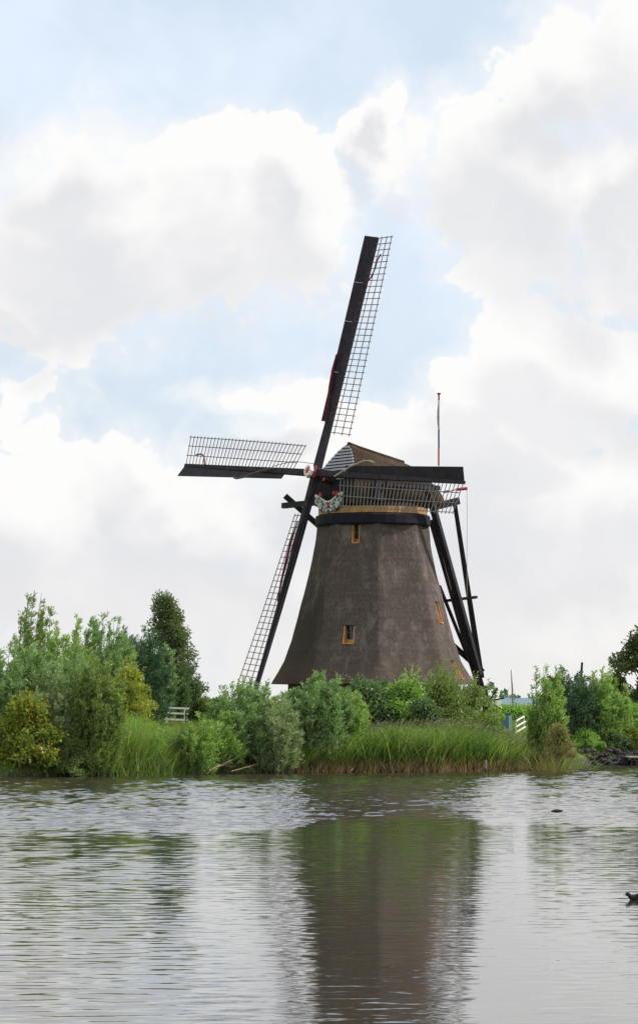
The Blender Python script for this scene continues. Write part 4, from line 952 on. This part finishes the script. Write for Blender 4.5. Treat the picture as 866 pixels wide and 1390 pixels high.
# dead branches lying from the bank into the water
for (x0, y0, x1, y1, ym, r_, lab) in ((284, 1046, 327, 1026, 1037, 0.022, 'longest pale dead branch slanting out of the low willow'), (290, 1042, 316, 1035, 1040, 0.018, 'short pale dead branch crossing the longest one'), (314, 1047, 351, 1037, 1043, 0.02, 'pale dead branch lying low over the water right of the others')):
    a, c = P(x0, y0, 157.0), P(x1, y1, 160.2); m_ = P((x0 + x1) / 2, ym - 1, 158.4); q = empty('dead_branch', a, lab, 'branch', 'dead branches at the water edge')
    b = MB(); b.tube([a, m_, c], [r_, r_ * 0.9, r_ * 0.5], 5); b.build('stem', M['deadwood'], q)
    b = MB()
    for (f, dz_) in ((0.35, 0.25), (0.6, -0.2), (0.75, 0.22)):
        s_ = a.lerp(m_, f * 2) if f < .5 else m_.lerp(c, f * 2 - 1); b.tube([s_, s_ + Vector((0.35, 0.1, dz_ * 0.7))], [r_ * 0.5, r_ * 0.2], 4)
    b.build('twigs', M['deadwood'], q)
for (x0, y0, x1, y1, lab) in ((428, 1046, 448, 1044, 'broken reed stalk lying flat left of the reed bed'), (476, 1047, 488, 1033, 'bent reed stalk leaning at the reed bed foot')):
    b = MB(); a, c = P(x0, y0, 162.4), P(x1, y1, 163.2); b.tube([a, a.lerp(c, .5) + Vector((0, 0, .05)), c], [0.03, 0.028, 0.015], 5); tag(b.build('reed_stalk', M['deadwood']), lab, 'reed stalk')
# far house, pole and mast
hc = Vector(((690 - 433) * 900 / F_PX, 900, 1.2)); hs = empty('far_house', hc, 'distant house with blue grey roof on the horizon right of the mill', 'house')
k = 900 / F_PX
zt = lambda y: H_EYE + (HOR - y) * k
xw = lambda x: (x - 433) * k
b = MB(); b.prism([(xw(672), 885, 1.0), (xw(718), 885, 1.0), (xw(718), 885, zt(957.5)), (xw(672), 885, zt(957.5))], (0, 12, 0)); b.build('wall', M['white'], hs)
b = MB(); b.prism([(xw(676), 884, zt(957.3)), (xw(676), 898, zt(957.3)), (xw(680), 891, zt(947.5))], (xw(722) - xw(676), 0, 0)); b.build('roof', M['slate'], hs)
b = MB(); b.prism([(xw(670), 883.5, 1.0), (xw(676.5), 883.5, 1.0), (xw(676.5), 883.5, zt(950)), (xw(673), 883.5, zt(947)), (xw(670), 883.5, zt(950))], (0, 10, 0)); b.build('gable_wing', M['white'], hs)
for xx in (684, 691, 699): b = MB(); b.prism([(xw(xx), 884.7, zt(964)), (xw(xx + 3), 884.7, zt(964)), (xw(xx + 3), 884.7, zt(959)), (xw(xx), 884.7, zt(959))], (0, 0.25, 0)); b.build('window', M['glass'], hs)
b = MB(); b.tube([P(695.8, 962, 260), P(695, 935, 260), P(693.2, 909, 260)], [0.09, 0.08, 0.03], 6); tag(b.build('mast', M['wood']), 'thin grey leaning mast behind the blue cabinet', 'mast')
b = MB(); b.tube([P(786.6, 955, 240), P(788.2, 925, 240), P(789.5, 899, 240)], [0.10, 0.09, 0.085], 8); tag(b.build('leaning_pole', M['tar_blue']), 'dark blue pole rising behind the right hand willows', 'pole')

# ---------------------------------------------------------------- coots
def coot(loc, heading, label, feeding, name='coot'):
    root = empty(name, loc, label, 'bird', 'coots on the water'); h = Vector((math.cos(heading), math.sin(heading), 0)); s_ = Vector((-h.y, h.x, 0))
    if feeding: spine = [(-.215, .035, .004, .004), (-.17, .045, .03, .018), (-.11, .035, .065, .042), (-.03, .03, .085, .06), (.05, .03, .08, .06), (.10, .025, .058, .048), (.14, .02, .034, .04), (.17, -.005, .027, .03), (.195, -.03, .022, .025), (.21, -.05, .006, .006)]
    else: spine = [(-.20, .055, .004, .004), (-.16, .048, .03, .018), (-.10, .040, .065, .048), (-.02, .036, .085, .062), (.06, .040, .078, .060), (.105, .058, .052, .048), (.128, .078, .036, .036), (.142, .096, .032, .033), (.160, .108, .034, .034), (.188, .106, .029, .029), (.206, .100, .008, .01)]
    b = MB(); rows = []; O = Vector(loc)
    for i, (f, z, rw, rh) in enumerate(spine):
        p0 = spine[max(0, i - 1)]; p1 = spine[min(len(spine) - 1, i + 1)]; tg = (h * (p1[0] - p0[0]) + Z3 * (p1[1] - p0[1])).normalized(); upv = s_.cross(tg) * -1
        if upv.z < 0 and abs(tg.z) < .9: upv = -upv
        rows.append([O + h * f + Z3 * z + s_ * math.cos(2 * math.pi * j / 12) * rw + upv * math.sin(2 * math.pi * j / 12) * rh for j in range(12)])
    b.grid(rows, True); b.build('body', M['coot'], root, True)
    if not feeding:
        b = MB(); c = O + h * .198 + Z3 * .100; b.tube([c - h * .008 + Z3 * .018, c + h * .012 + Z3 * .004, c + h * .045 - Z3 * .014], [.011, .013, .003], 6); b.build('bill', M['bill'], root)
        for sg in (-1, 1):
            b = MB(); c = O + h * .172 + Z3 * .118 + s_ * sg * .030; b.tube([c - s_ * .004, c + s_ * .004], .004, 6); b.build('eye', M['red'], root)
        for sg in (-1, 1):
            b = MB(); rows = []
            for i in range(7):
                t = i / 6; rows.append([O + h * (.05 - .24 * t) + Z3 * (.06 + .035 * math.sin(a) + .01 * t) + s_ * sg * (.075 * math.sin(math.pi * min(1, .35 + .6 * t)) + .012) * (1 if True else 0) + Z3 * (math.cos(a) * .03 * math.sin(math.pi * (0.1 + .85 * t))) for a in (0.2, 0.9, 1.6, 2.4, 3.0)])
            b.grid(rows); b.build('wing', M['coot'], root, True)
    return root
p = P(755.5, 1102.5, 4320 * 3.17 / 137.0); coot((p.x, p.y, -0.008), math.pi * 0.97, 'black coot with its head under water nearer the bank', True)
Yc = 4320 * 3.17 / 256.5; coot(((864.5 - 433) * Yc / F_PX, Yc, -0.01), math.pi * 1.02, 'black coot with white bill swimming at the right edge', False)
